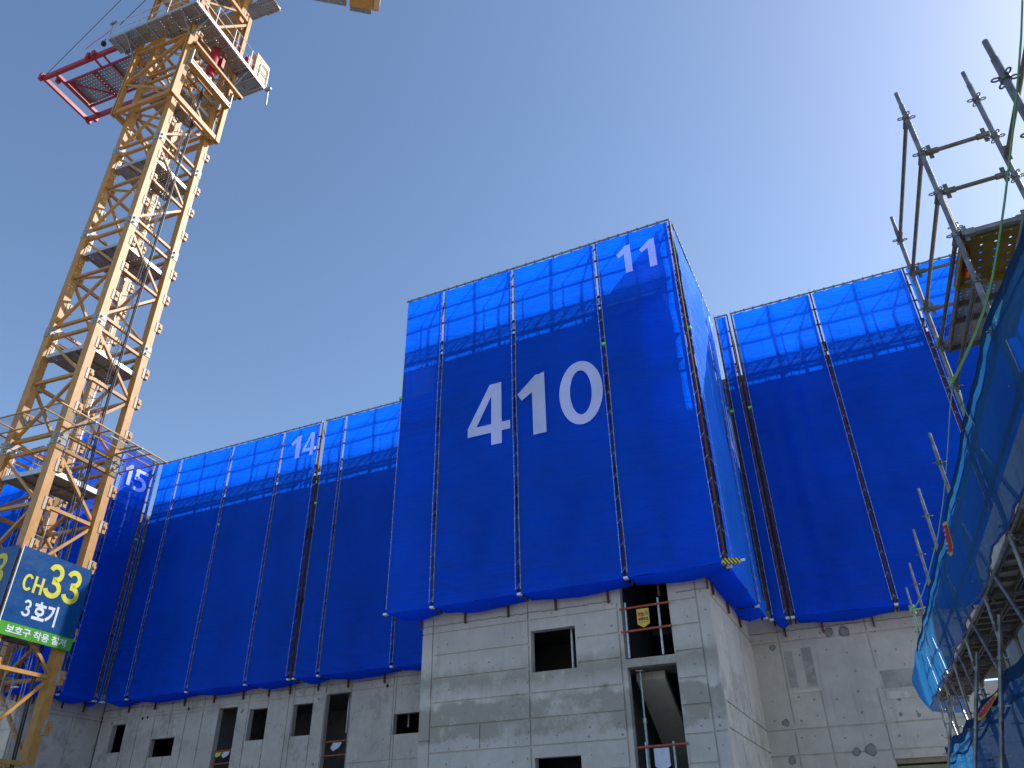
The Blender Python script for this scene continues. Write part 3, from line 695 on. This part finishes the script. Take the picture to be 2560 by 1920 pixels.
def platform(sec, z, flip):
    m = MB()
    # two planks with a hatch left open; origin shift makes the holes run in object space
    s = -1 if flip else 1
    m.box(-.80, .97, -1.02, .12, z, z+.02); m.box(-.15, .97, .14, .97, z, z+.02)
    pl = m.build('platform', 'grate', sec)
    e = MB()
    for (p, q) in (((-.80, -1.03), (.985, -1.03)), ((.985, -1.03), (.985, .985)), ((.985, .985), (-.17, .985)), ((-.17, .985), (-.17, .13)), ((-.17, .13), (-.8, .13)), ((-.81, .13), (-.81, -1.03))):
        e.bar((*p, z+.05), (*q, z+.05), .025, .15)
    e.build('edge_frame', 'galv', pl)
    e = MB()
    for x in (-.2, .4): e.bar((x, -1., z-.03), (x, .95, z-.03), .04, .06)
    e.bar((-.8, .13, z-.03), (.95, .13, z-.03), .05, .07)
    e.build('support_joist', 'galv_dull', pl)
    r = MB()
    for x, y in ((-.75, -.95), (-.75, -.3)): r.tube((x, y, z+.1), (x, y, z+1.05), .017, 6)
    r.tube((-.75, -.95, z+1.05), (-.75, -.3, z+1.05), .017, 6); r.tube((-.75, -.95, z+.6), (-.75, -.3, z+.6), .014, 6)
    r.build('hand_rail', 'galv', pl)
for kx in range(-5, 6):
    zt = 25.64-4.385*kx
    if zt < 1: continue
    sec = mast_section(zt)
    if zt < 45:
        platform(sec, zt-1.02, kx % 2 == 0)
        ladder(sec, zt-1.02-4.35, zt-.2, -.42 if kx % 2 else -.30, .55 if kx % 2 else .45, -.3 if kx % 2 else .0)

# climbing cage round the mast
cc = MB(); C1 = 1.46
for (x, y) in ((C1, -C1), (-C1, -C1), (C1, C1-.3), (-C1, C1-.3)): cc.box(x-.10, x-.035, y-.10, y+.10, 27.55, 36.2); cc.box(x+.035, x+.10, y-.10, y+.10, 27.55, 36.2); cc.box(x-.035, x+.035, y+.05, y+.10, 27.55, 36.2)
cage_o = cc.build('climbing_frame', 'crane', crane)
cq = {'L': (-C1, -C1), 'F': (C1, -C1), 'R': (C1, C1-.3), 'B': (-C1, C1-.3)}
def cb(a, za, b, zb_, w=.14, h=None, nm='frame_brace'): bar_obj(nm, (*cq[a], za), (*cq[b], zb_), w, cage_o, 'crane', h)
for a, b in (('L', 'F'), ('F', 'R'), ('R', 'B'), ('B', 'L')): cb(a, 27.7, b, 27.7, .13, .24, 'ring_beam'); cb(a, 35.9, b, 35.9, .14, .2, 'ring_beam')
for a, b in (('L', 'F'), ('B', 'L'), ('R', 'B')):
    cb(a, 29.45, b, 31.5, .11); cb(a, 29.45, b, 27.85, .09); cb(a, 31.5, b, 31.5, .11); cb(a, 31.5, b, 33.3, .10); cb(b, 33.3, a, 35.6, .10)
cb('F', 31.75, 'R', 35.7, .11); cb('R', 31.8, 'F', 33.9, .09)
# yoke beam, red climbing cylinder, outer guide beam
bar_obj('yoke_beam', (1.62, -1.28, 29.72), (1.62, 1.10, 29.72), .24, cage_o, 'crane', .22)
m = MB(); m.box(1.74, 1.76, -1.28, 1.10, 29.60, 29.64); m.box(1.74, 1.76, -1.28, 1.10, 29.80, 29.84); m.box(1.5, 1.78, -1.31, -1.285, 29.55, 30.5); m.box(1.5, 1.78, 1.105, 1.13, 29.55, 30.4); m.build('flange_plate', 'galv', cage_o)
m = MB(); m.tube((1.55, -.12, 30.25), (1.55, -.16, 32.0), .19, 16); m.build('climbing_cylinder', 'red', cage_o)
m = MB(); m.tube((1.55, -.08, 29.85), (1.55, -.12, 30.3), .10, 12); m.build('piston_rod', 'galv', cage_o)
m = MB(); m.box(1.62, 1.86, .05, .2, 31.0, 31.6); m.tube((1.75, .12, 30.8), (1.75, .12, 31.9), .06, 8); m.build('valve_block', 'red', cage_o)
m = MB(); m.path([(1.8, .2, 31.3), (1.9, .32, 30.7), (1.8, .45, 30.2), (1.7, .7, 30.1), (1.6, .95, 30.6)], .018); m.path([(1.8, .25, 31.5), (2.0, .4, 30.9), (1.85, .6, 30.4), (1.7, .9, 30.9)], .015); m.build('hydraulic_hose', 'black', cage_o)
bar_obj('guide_beam', (1.85, -1.45, 30.62), (1.85, 1.52, 30.62), .17, cage_o, 'crane', .12); bar_obj('guide_beam', (1.85, -1.45, 30.62), (1.46, -1.36, 30.62), .12, cage_o); bar_obj('guide_beam', (1.85, 1.52, 30.62), (1.46, 1.1, 30.62), .12, cage_o)
# big perforated walkway round the cage at 32 m
def walk(z, hp, w, sides, par, nm='walkway'):
    m = MB()
    if 'f' in sides: m.box(-hp-.2, hp, -hp, -hp+w, z, z+.02)
    if 'r' in sides: m.box(hp-w, hp, -hp+w+.002, hp+.02, z, z+.02)
    if 'b' in sides: m.box(-hp, hp-w-.002, hp-w, hp, z, z+.02)
    o = m.build(nm, 'grate', par)
    e = MB(); 
    if 'f' in sides:
        e.bar((-hp-.2, -hp-.02, z+.07), (hp, -hp-.02, z+.07), .03, .17)
        for i in range(8): e.bar((-hp+.1+i*.6, -hp, z-.03), (-hp+.1+i*.6, -hp+w, z-.03), .03, .05)
    if 'r' in sides:
        e.bar((hp+.02, -hp-.035, z+.07), (hp+.02, hp+.02, z+.07), .03, .17)
        for i in range(8): e.bar((hp-w, -hp+.5+i*.55, z-.03), (hp, -hp+.5+i*.55, z-.03), .03, .05)
    if 'b' in sides: e.bar((-hp, hp+.02, z+.07), (hp, hp+.02, z+.07), .03, .17)
    e.build('edge_frame', 'galv', o)
    r = MB()
    if 'f' in sides:
        for zz in (z+.62, z+1.15): r.tube((-hp-.1, -hp, zz), (hp, -hp, zz), .018, 6)
        for i in range(4): r.tube((-hp-.1+i*(2*hp/3), -hp, z+.1), (-hp-.1+i*(2*hp/3), -hp, z+1.15), .018, 6)
    if 'r' in sides:
        for zz in (z+.62, z+1.3): r.tube((hp, -hp, zz), (hp, hp, zz), .018, 6)
        for i in range(5): r.tube((hp, -hp+i*(2*hp/4), z+.1), (hp, -hp+i*(2*hp/4), z+1.3), .018, 6)
    r.build('hand_rail', 'galv', o)
    return o
wk = walk(32.0, 2.25, .72, 'frb', cage_o)
for (x, y) in ((1.5, -1.5), (-1.5, -1.5), (1.5, 1.2)):
    sx, sy = (1 if x > 0 else -1), (1 if y > 0 else -1); m = MB()
    m.bar((x, y, 31.2), (x+sx*.65, y, 31.95), .07); m.bar((x, y, 31.2), (x, y+sy*.65, 31.95), .07); m.bar((x-sx*.1, y, 31.96), (x+sx*.72, y, 31.96), .08)
    m.build('console_bracket', 'galv_dull', wk)
m = MB(); m.bar((2.0, -2.1, 32.25), (2.0, 1.5, 32.25), .16, .3); m.box(1.9, 2.15, 1.1, 1.4, 32.2, 33.0); m.build('rail_beam', 'red', cage_o)
m = MB(); m.box(1.95, 2.25, 1.45, 2.35, 32.15, 33.6); cb_ = m.build('control_cabinet', 'beige', cage_o)
m = MB(); m.path([(2.3, 1.75, 32.2), (2.3, 1.75, 33.1), (2.3, 1.8, 33.2), (2.3, 2.2, 33.2), (2.3, 2.28, 33.1), (2.3, 2.3, 32.2)], .025); m.tube((2.3, 1.75, 32.7), (2.3, 2.3, 32.7), .02, 6); m.build('cabinet_rail', 'galv', cage_o)
for (x, y, z) in ((-2.55, -2.25, 33.25), (2.35, -2.3, 32.9), (2.35, 2.45, 32.15)):
    m = MB(); m.tube((x, y-.06, z), (x, y+.02, z-.02), .17, 20); o = m.build('flood_light', 'galv_dull', cage_o)
    m = MB(); m.tube((x, y, z-.15), (x+.05, y+.02, z-1.1), .03, 6); m.build('lamp_arm', 'galv', o)
m = MB(); m.tube((-2.66, -2.25, 31.95), (-2.66, -2.25, 31.78), .10, 12); m.tube((-2.66, -2.25, 32.2), (-2.66, -2.25, 31.9), .02, 6); m.build('warning_lamp', 'black', cage_o)
wk2 = walk(38.1, 2.15, .75, 'rb', crane)
# red loading frame cantilevered from the mast
ZR = 32.5
m = MB(); m.bar((-7.05, -1.62, ZR), (-1.2, -1.62, ZR), .14, .26); rf = m.build('loading_frame', 'red', crane)
bar_obj('side_beam', (-7.05, .88, ZR), (-1.2, .88, ZR), .14, rf, 'red', .26)
bar_obj('end_beam', (-7.0, -1.75, ZR-.02), (-7.0, 1.0, ZR-.02), .12, rf, 'red', .2); bar_obj('end_beam', (-6.3, -1.55, ZR-.02), (-6.3, .82, ZR-.02), .14, rf, 'red', .16)
for v in (-1.12, .28): bar_obj('deck_bearer', (-6.25, v, ZR-.12), (-1.5, v, ZR-.12), .07, rf, 'red', .12)
for u in (-6.0, -4.6, -3.5, -2.4): bar_obj('deck_bearer', (u, -1.1, ZR-.13), (u, .26, ZR-.13), .08, rf, 'red', .10)
bar_obj('deck_bearer', (-6.0, -1.05, ZR-.15), (-4.5, .24, ZR-.15), .06, rf, 'red')
for u in (-4.1, -3.6): bar_obj('tie_strut', (u, -1.58, ZR), (u, -1.14, ZR-.05), .07, rf, 'red')
m = MB(); m.box(-6.2, -1.5, -1.08, .24, ZR-.02, ZR+.0); m.build('punched_deck', 'grate_red', rf)
for (u, v) in ((-7.1, -1.7), (-4.3, -1.72), (-4.0, -1.72), (-7.0, .95), (-6.6, .98), (-6.5, -1.3)):
    m = MB(); m.box(u-.08, u+.08, v-.09, v+.09, ZR-.16, ZR+.22); m.build('lug_plate', 'red', rf)
m = MB(); m.tube((-7.0, -1.65, ZR+.1), (1.2, -1.1, 46), .015, 5); m.tube((-2.2, -2.2, 33.0), (2.0, -1.3, 42), .015, 5); m.build('stay_cable', 'black', rf)
m = MB(); m.path([(-4.95, -1.6, 33.6), (-4.2, -1.8, 33.4), (-3.4, -2.0, 33.1), (-2.6, -2.2, 33.0)], .014); m.build('red_cord', 'red_ink', rf)
# hoist hose and cables down the mast face
m = MB(); pth = [(1.20, .02, 29.8), (1.20, -.02, 25.3), (1.12, .06, 16.45), (1.08, .12, 13.05), (1.03, .32, 10.03), (1.0, .44, 6.78), (1.0, .6, 3.8), (1.0, .65, .2)]
m.path(pth, .027, 8); m.path([(x, y+.07, z) for x, y, z in pth], .022, 6); cab = m.build('power_cable', 'black', crane)
m = MB(); m.path([(x-.05, y-.22, z) for x, y, z in pth], .010, 5); m.path([(x-.05, y-.13, z) for x, y, z in pth], .012, 5); m.build('steel_wire', 'galv_dull', cab)
# clear canopy ring above the sign
ZC = 13.0
m = MB(); 
for (a, b, c, d) in ((-2.0, 2.02, -2.02, -1.3), (1.3, 2.02, -1.299, 2.2), (-2.0, 1.299, 1.5, 2.2), (-2.0, -1.3, -1.299, 1.499)): m.box(a, b, c, d, ZC, ZC+.008)
cn = m.build('canopy', 'clear', crane)
m = MB()
for (p, q) in (((-2.0, -2.02), (2.02, -2.02)), ((-2.0, -1.3), (1.3, -1.3)), ((2.02, -2.02), (2.02, 2.2)), ((1.3, -2.02), (1.3, 2.2)), ((2.02, 2.2), (-2, 2.2)), ((1.3, 1.5), (-2, 1.5)), ((-2, -2.02), (-2, 2.2)), ((-1.3, -1.3), (-1.3, 1.5)),
               ((-.6, -2.02), (-.6, -1.3)), ((.5, -2.02), (.5, -1.3)), ((1.3, -.2), (2.02, -.2)), ((1.3, .9), (2.02, .9)), ((1.3, 1.5), (2.02, 1.5))): m.bar((*p, ZC-.02), (*q, ZC-.02), .035, .035)
m.build('canopy_frame', 'crane', cn)
m = MB(); 
for y in (-.9, .95): m.tube((-1.6, y, ZC-.12), (2.2, y, ZC-.12), .03, 8)
m.build('support_pipe', 'galv_dull', cn)
m = MB(); m.tube((1.65, .15, ZC+.04), (1.65, .8, ZC+.04), .022, 8); m.tube((1.65, 1.1, ZC+.04), (1.65, 2.05, ZC+.04), .022, 8); m.build('strip_light', 'clip', cn)
m = MB(); m.path([(1.25, -.2, 13.9), (1.3, -.05, 13.6), (1.32, -.02, 13.2), (1.3, .1, 12.9)], .018); m.path([(1.3, .0, 13.1), (1.5, .25, 13.05), (1.8, .6, 13.1)], .012); m.build('red_cord', 'orange_tag', cn)
# slewing deck and counter jib far above
def rotbox(nm, mat, u0, u1, v0, v1, z0, z1, par, org=(3.69, 5.22), ang=33):
    c, s = math.cos(R(ang)), math.sin(R(ang)); vs = []
    for z in (z0, z1):
        for v in (v0, v1):
            for u in (u0, u1): vs.append((org[0]+u*c-v*s, org[1]+u*s+v*c, z))
    q = MB(); q.add(vs, [(0, 2, 3, 1), (4, 5, 7, 6), (0, 1, 5, 4), (2, 6, 7, 3), (0, 4, 6, 2), (1, 3, 7, 5)]); return q.build(nm, mat, par)
cj = rotbox('counter_jib', 'crane', .15, 1.75, -3.2, -.35+.3, 42.0, 42.35, crane)
rotbox('jib_walkway', 'grate', -6, -.0, -1.6, .0, 42.0, 42.05, cj); rotbox('side_channel', 'galv_dull', .18, 1.35, -.04, .28, 42.1, 42.4, cj); rotbox('end_plate', 'beige', 1.5, 1.8, -2.6, -.2, 41.9, 42.6, cj)

# crane sign: two faces wrapped round the mast
sg = empty('crane_sign', (-21.737, 13.715, 0), CY, 'blue and green banner sign reading CH33 3호기 wrapped round the crane mast', 'sign')
def banner(nm, fn, w):
    m = MB(); m.prism([(0, 7.14), (w, 7.14), (w, 9.12), (0, 9.12)], lambda a, b: fn(a, 0, b), lambda a, b: fn(a, .03, b)); p = m.build(nm, 'sign_navy', sg)
    m = MB(); m.prism([(0, 6.80), (w, 6.80), (w, 7.135), (0, 7.135)], lambda a, b: fn(a, 0, b), lambda a, b: fn(a, .03, b)); m.build('green_band', 'sign_green', p)
    f2 = lambda u, z: fn(u*w/2.36, -.006, z)
    m = MB()
    put(m, 'C', .28, .56, 8.0, 8.45, f2); put(m, 'H', .62, .92, 8.0, 8.45, f2); put(m, '3', .93, 1.50, 8.0, 8.95, f2); put(m, '3', 1.55, 2.12, 8.0, 8.95, f2)
    m.build('yellow_lettering', 'sign_yellow', p)
    m = MB(); put(m, '3', .50, .76, 7.36, 7.80, f2); put_text(m, '호기', .84, 1.62, 7.29, 7.85, f2, .035)
    m.build('white_lettering', 'sign_white', p)
    m = MB(); put_text(m, '보호구 착용 철저', .22, 2.14, 6.86, 7.08, f2, .03); m.build('slogan_lettering', 'sign_white', p)
    m = MB(); m.prism([(-.02, 6.79), (.0, 6.79), (.0, 9.13), (-.02, 9.13)], lambda a, b: fn(a, -.01, b), lambda a, b: fn(a, .03, b)); m.build('corner_strip', 'clip', p)
banner('sign_panel', lambda u, d, z: (1.24-d, -1.14+u, z), 2.33)
banner('sign_panel', lambda u, d, z: (-1.16+u, -1.24+d, z), 2.33)

# ---------------------------------------------------------------- right-hand scaffold and annex wall
X0, MS = 1.54, .05
def P(Y, h, off=0.): return Vector((X0+off-MS*Y, Y, h+1.6+max(0, Y-9)*.018*(1 if h > 0 else 0)))
aw = MB()
def awp(Y, off, z): return (X0+off-MS*Y, Y, z)
vs = [awp(Y, o_, z) for Y in (-2, 13.9) for o_ in (.82, 1.07) for z in (0, 5.5)]
aw.add(vs, [(0, 1, 3, 2), (4, 6, 7, 5), (0, 4, 5, 1), (2, 3, 7, 6), (0, 2, 6, 4), (1, 5, 7, 3)])
for i in range(26):
    Y = .3+i*.52; aw.add([awp(Y, .82-.006, 0), awp(Y+.02, .82-.006, 0), awp(Y+.02, .82-.006, 5.5), awp(Y, .82-.006, 5.5)], [(0, 1, 2, 3)])
awo = aw.build('retaining_wall', 'conc_side'); tag(awo, 'pale board-marked concrete wall behind the right-hand scaffold', 'wall')
scf = empty('pipe_scaffold', (1.2, 5.4, 0), 0, 'grey steel pipe scaffold with ring collars at the right edge', 'scaffold')
SO = Vector((1.2, 5.4, 0))
def sp(mb, nm, mat, par=None):
    mb.v = [tuple(Vector(v)-SO) for v in mb.v]; return mb.build(nm, mat, par or scf, False)
RR = .0208
def rosette(p):
    m = MB(); m.tube(p-Vector((0, 0, .02)), p+Vector((0, 0, .02)), RR+.009, 10)
    for a in (0, 90, 180, 270):
        c, s = math.cos(R(a+12)), math.sin(R(a+12)); pts = []
        for i in range(13):
            t = 2*math.pi*i/12; pts.append(p+Vector((c, s, 0))*(RR+.028+.021*math.cos(t))+Vector((-s, c, 0))*.013*math.sin(t))
        m.path(pts, .0055, 5)
    return m
def spost(Y, off, htop, hring, mat='galv_dull', ring_lo=2.0):
    p0 = P(Y, 0, off); p0.z = 0; p1 = P(Y, htop, off)
    m = MB(); m.tube(p0, p1-Vector((0, 0, .16)), RR, 12); m.tube(p1-Vector((0, 0, .16)), p1, RR-.004, 12)
    o = sp(m, 'post', mat)
    h = hring
    while h > -1.2:
        if h > ring_lo or abs(h-1.5) < .25 or abs(h-1.05) < .2: sp(rosette(P(Y, h, off)), 'ring_collar', mat, o)
        h -= .447
    return o
ROW = [(3.62, 3.95, 3.62), (5.43, 5.67, 5.35), (7.16, 5.74, 5.42), (9.05, 4.08, 3.71), (11.1, 4.2, 3.80), (12.85, 4.2, 3.8), (14.65, 4.2, 3.82), (16.3, 4.2, 3.82)]
for (Y, ht, hr) in ROW: spost(Y, 0, ht, hr)
OFF = .52
for (Y, ht, hr) in ((5.43, 5.65, 5.30), (7.2, 5.82, 5.42)): spost(Y, OFF, ht, hr)
spost(9.05, OFF, 2.35, 2.3); spost(11.1, OFF, 2.35, 2.3, ); spost(12.85, OFF, 2.35, 2.3); spost(14.65, OFF, 2.35, 2.3)
def ledger(a, b, r=.0178, mat='ledger', nm='ledger'):
    d = (b-a).normalized(); m = MB(); m.tube(a+d*.05, b-d*.05, r, 10)
    for p, s in ((a, 1), (b, -1)):
        q = p+d*s*.06; m.tube(q-Vector((0, 0, .035)), q+Vector((0, 0, .035)), .016, 6); m.bar(q+Vector((0, 0, -.07)), q+Vector((0, 0, .075)), .012, .03); m.tube(p+d*s*.03, p+d*s*.12, r+.007, 8)
    return sp(m, nm, mat)
for i in range(5): ledger(P(5.43, 5.35-.447*i), P(7.16, 5.42-.45*i))
for h in (4.90, 4.45): ledger(P(5.43, h), P(5.43, h+.0, OFF))
ledger(P(5.43, 4.0), P(5.43, 4.0, OFF), .030, 'galv_dull')
for h in (4.97, 4.51, 4.06): ledger(P(7.16, h), P(7.16, h, OFF))
ledger(P(5.43, 4.0, OFF), P(7.2, 4.06, OFF))
ledger(P(3.62, 4.6, OFF), P(5.43, 4.6, OFF))
for a, b in zip(ROW, ROW[1:]):
    for h in (3.08, 2.65, 2.22, 1.32): ledger(P(a[0], h), P(b[0], h), .0178, 'galv_dull')
for a, b in zip(ROW[1:], ROW[2:-1]): ledger(P(a[0], 2.2, OFF), P(b[0], 2.2, OFF))
for Y, *_ in ROW[1:]:
    ledger(P(Y, 2.2), P(Y, 2.2, OFF)); 
for i, (a, b) in enumerate(zip(ROW[1:], ROW[2:])): ledger(P(a[0], 1.05), P(b[0], 3.0), .018, 'galv_dull', 'diagonal_brace')
# upper deck: one yellow plank pair then grey planks
def deck(Ya, Yb, h, o0, o1, mat, nm='deck_plank', rib=.3, hook=True):
    m = MB(); vs = [P(Y, h, o)+Vector((0, 0, dz)) for dz in (0, .004) for Y in (Ya, Yb) for o in (o0, o1)]
    m.add(vs, [(0, 1, 3, 2), (4, 6, 7, 5), (0, 4, 5, 1), (2, 3, 7, 6), (0, 2, 6, 4), (1, 5, 7, 3)])
    pl = sp(m, nm, mat)
    f = MB()
    for o in (o0+.012, o1-.012): f.bar(P(Ya, h-.025, o), P(Yb, h-.025, o), .018, .055)
    n = max(1, int((Yb-Ya)/rib))
    for i in range(n+1): Y = Ya+(Yb-Ya)*i/n; f.bar(P(Y, h-.022, o0), P(Y, h-.022, o1), .022, .045)
    sp(f, 'plank_frame', {'yel_plank': 'yel_frame'}.get(mat, 'ledger'), pl)
MT['yel_frame'] = steel('yellow_plank_frame', (.26, .17, .02), (.36, .24, .03), .5)
deck(5.48, 6.12, 4.02, .03, OFF+.15, 'yel_plank', rib=.32)
deck(6.14, 6.66, 4.03, .05, OFF+.08, 'plank', rib=.26); deck(6.68, 7.14, 4.04, .05, OFF+.08, 'plank', rib=.23)
sp_y = [5.43]+[r[0] for r in ROW[2:]]
for i, (a, b) in enumerate(zip(sp_y, sp_y[1:])):
    for (o0, o1) in ((.03, .27), (.285, .52)): deck(a+.05, b-.05, 2.27, o0, o1, 'yel_plank' if i == 0 else 'plank', rib=.3)
# raking props leaning out from the row
for i, (Y, xt, zt_, xb, zb_) in enumerate(((9.05, 1.150, 3.606, .758, 2.273), (11.1, 1.048, 3.66, .664, 2.44), (14.65, .858, 3.73, .522, 2.727))):
    a = Vector((xt-.0, Y-.06, zt_)); d = (a-Vector((xb, Y-.06, zb_))).normalized(); b = a-d*(a.z/d.z)
    m = MB(); m.tube(b, a, RR+.001, 12); o = sp(m, 'raking_prop', 'galv_dull')
    for kk_ in range(1, 5):
        q = a-d*(.44*kk_-.02); mm = MB(); mm.tube(q-d*.016, q+d*.016, RR+.010, 10)
        for s in (-1, 1): mm.bar(q+Vector((s*.03, 0, 0)), q+Vector((s*.085, -.01, 0)), .02, .012)
        sp(mm, 'ring_collar', 'galv_dull', o)
    q = a-d*.12; mm = MB(); mm.bar(q-Vector((.05, 0, 0)), q+Vector((.09, .06, 0)), .05, .05); sp(mm, 'clamp', 'ledger', o)
m = MB(); m.tube(P(6.9, 2.2, OFF-.22), P(6.9, .6, OFF-.22), RR, 12); sp(m, 'painted_post', 'magenta')

# dusty debris nets hung along the row
def curtain(Y0_, Y1_, htop, hbot, label, seed, off=-.045, endcurl=False):
    m = MB(); nu = 90; nv = 16; vs = []
    for j in range(nv+1):
        t = j/nv
        for i in range(nu+1):
            Y = Y0_+(Y1_-Y0_)*i/nu; h = hbot(Y)+(htop(Y)-hbot(Y))*t
            w = .05*noise.noise(Vector((Y*2.2, h*1.1, seed)))+.022*noise.noise(Vector((Y*7, h*3+Y, seed+4)))-.05*math.sin(math.pi*t)
            p = P(Y, h, off+.035*max(0, min(1, (6.4-Y)/1.5))+w*min(1, 1.4-t)); vs.append(tuple(p))
    m.add(vs, [(j*(nu+1)+i, j*(nu+1)+i+1, (j+1)*(nu+1)+i+1, (j+1)*(nu+1)+i) for j in range(nv) for i in range(nu)])
    o = m.build('debris_net', 'duskynet', None, True); tag(o, label, 'safety net', 'dusty blue nets on the right-hand scaffold')
    for (ta, tb) in ((.0, .085), (.17, .20)):
        hb = MB(); hv = []
        for i in range(nu+1):
            p = Vector(vs[nv*(nu+1)+i]); H_ = htop(Y0_)-hbot(Y0_)
            for k_ in (ta, tb): hv.append((p.x-.012+.01*k_, p.y, p.z-k_*H_*1.0))
        hb.add(hv, [(2*i, 2*i+1, 2*i+3, 2*i+2) for i in range(nu)]); hb.build('hem_band', 'hemcloth', o)
    e = MB(); e.path([vs[nv*(nu+1)+i] for i in range(nu+1)], .009, 5); e.path([vs[i] for i in range(nu+1)], .012, 5); e.build('hem_rope', 'sign_navy', o)
    return o
sag = lambda Y: .05*abs(math.sin((Y-5.43)*math.pi/1.8))
n1 = curtain(2.2, 17.2, lambda Y: 3.24-sag(Y)*.8-.15*max(0, min(1, (5.4-Y)/1.1)), lambda Y: 2.24-.02*math.sin(Y*3), 'long dusty blue mesh net along the upper scaffold guard', 3)
n2 = curtain(2.2, 16.9, lambda Y: 1.50-.07*abs(math.sin((Y-9.0)*math.pi/2.0)), lambda Y: .1, 'lower dusty blue mesh net at the bottom right corner', 8)
m = MB(); nu, nv = 16, 16; vs = []
for j in range(nv+1):
    t = j/nv
    for i in range(nu+1):
        s = i/nu; h = 2.25+1.05*t
        p = P(17.2+.9*math.sin(s*1.9), h, -.05+.66*s*s-.28*math.sin(math.pi*s)*math.sin(math.pi*min(1, t*.9+.1)))
        vs.append((p.x+.03*noise.noise(Vector((s*6, t*5, 1))), p.y, p.z-.1*s))
m.add(vs, [(j*(nu+1)+i, j*(nu+1)+i+1, (j+1)*(nu+1)+i+1, (j+1)*(nu+1)+i) for j in range(nv) for i in range(nu)])
o = m.build('end_flap', 'duskynet', n1, True)

# green webbing straps
def onrow(pts, off=-.09):
    out = []
    for (x, y) in pts:
        r = Fv+Rv*((x-1280)/FPX)-Uv*((y-960)/FPX); t = (X0+off)/(r.x+MS*r.y); out.append(Vector((0, 0, 1.6))+r*t)
    return out
def strap(pts, w, label, mat='strap', off=-.09):
    m = MB(); m.strip(onrow(pts, off), w, (1, -.35, -.1), .004); o = m.build('webbing_strap', mat); tag(o, label, 'strap', 'green straps tied to the scaffold'); return o
strap([(2556, 0), (2553, 90), (2545, 200), (2535, 300), (2524, 400), (2512, 500), (2498, 600), (2482, 690), (2462, 770), (2440, 830), (2418, 880), (2392, 935), (2381, 952)], .036, 'long green strap running from the top right corner down to the knotted post')
strap([(2380, 975), (2374, 1040), (2370, 1110), (2365, 1180), (2357, 1260), (2345, 1340), (2330, 1400), (2318, 1450), (2304, 1490), (2285, 1522)], .030, 'pale green strap hanging in a curve from the knot to the far post', 'strap_lt')
strap([(2399, 975), (2408, 1010), (2420, 1040), (2434, 1058)], .034, 'short green strap end running from the knot behind the blue net', 'strap_lt')
for (x, y, lb) in ((2383, 955, 'green webbing knot on the second tall post'), (2281, 1524, 'green webbing knot on the farthest small post')):
    c = onrow([(x, y)], 0.)[0]; m = MB(); k_ = .62 if y < 1200 else 1.
    for i in range(5):
        zz = (i-2)*.028*k_; m.path([c+Vector((.045*k_*math.cos(t*math.pi/6+i), .045*k_*math.sin(t*math.pi/6+i), zz+.02*math.sin(t+i))) for t in range(13)], .013*k_, 5)
    o = m.build('strap_knot', 'strap_lt'); tag(o, lb, 'strap knot', 'green strap knots')
    if y > 1200:
        m = MB(); m.strip([c, c+Vector((-.01, -.02, -.2)), c+Vector((-.03, -.02, -.42))], .03, (0, 1, 0)); m.strip([c, c+Vector((.12, 0, .0)), c+Vector((.26, 0, .02))], .028, (0, 1, 0)); m.build('loose_end', 'strap_lt', o)
# red and yellow tags on the nets, orange tag under the deck
def tagbanner(pts, label, off=-.1):
    q = onrow(pts, off); m = MB(); m.add([*q, *[p+Vector((.006, .003, 0)) for p in q]], [tuple(range(len(q)))]+[tuple(range(2*len(q)-1, len(q)-1, -1))]+[(i, i+len(q), (i+1) % len(q)+len(q), (i+1) % len(q)) for i in range(len(q))])
    o = m.build('warning_tag', 'yellow_board'); tag(o, label, 'warning tag', 'red and yellow warning tags on the nets')
    c = sum(q, Vector())/len(q); a = (q[0]+q[1])/2; d = (q[len(q)//2+1]-a)
    qq = [c+(p-c)*.80+Vector((-.006, -.003, 0)) for p in q]; m = MB(); m.add(qq, [tuple(range(len(q)))]); m.build('red_field', 'red_ink', o)
    w = MB(); e1 = (q[1]-q[0]).normalized(); e2 = d.normalized(); L_ = d.length
    for i in range(6):
        if i in (2,): continue
        cc_ = a+e2*L_*(.22+.13*i)+Vector((-.012, -.006, 0)); s1 = e1*(q[1]-q[0]).length*.24; s2 = e2*L_*.035
        w.add([cc_-s1-s2*.6, cc_+s1-s2*.6, cc_+s1-s2*.1, cc_-s1-s2*.1], [(0, 1, 2, 3)]); w.add([cc_-s1+s2*.3, cc_-s1*.1+s2*.3, cc_-s1*.1+s2, cc_-s1+s2], [(0, 1, 2, 3)]); w.add([cc_+s1*.2+s2*.1, cc_+s1+s2*.1, cc_+s1+s2, cc_+s1*.2+s2], [(0, 1, 2, 3)])
    w.build('white_characters', 'white_board', o)
tagbanner([(2356, 1309), (2366, 1302), (2382, 1365), (2383, 1382), (2375, 1392), (2361, 1330)], 'narrow red and yellow tag hanging on the upper blue net')
tagbanner([(2492, 1730), (2496, 1733), (2462, 1790), (2446, 1802), (2443, 1792), (2456, 1768)], 'twisted red and yellow tag on the lower blue net')
m = MB(); q = onrow([(2412, 615), (2422, 622), (2424, 690), (2420, 694), (2409, 692), (2406, 650)], .09); m.add(q, [tuple(range(6))]); m.add([p+Vector((.01, .01, 0)) for p in q], [tuple(range(6))])
o = m.build('inspection_tag', 'orange_tag'); tag(o, 'bright orange tag hanging beside the upper scaffold deck', 'tag')
m = MB(); qa = onrow([(2413, 668), (2419, 668), (2420, 670), (2414, 671), (2414, 676), (2420, 675), (2421, 677), (2415, 679)], .085); m.add(qa, [(0, 1, 2, 3), (4, 5, 6, 7)]); m.build('black_marks', 'black_ink', o)
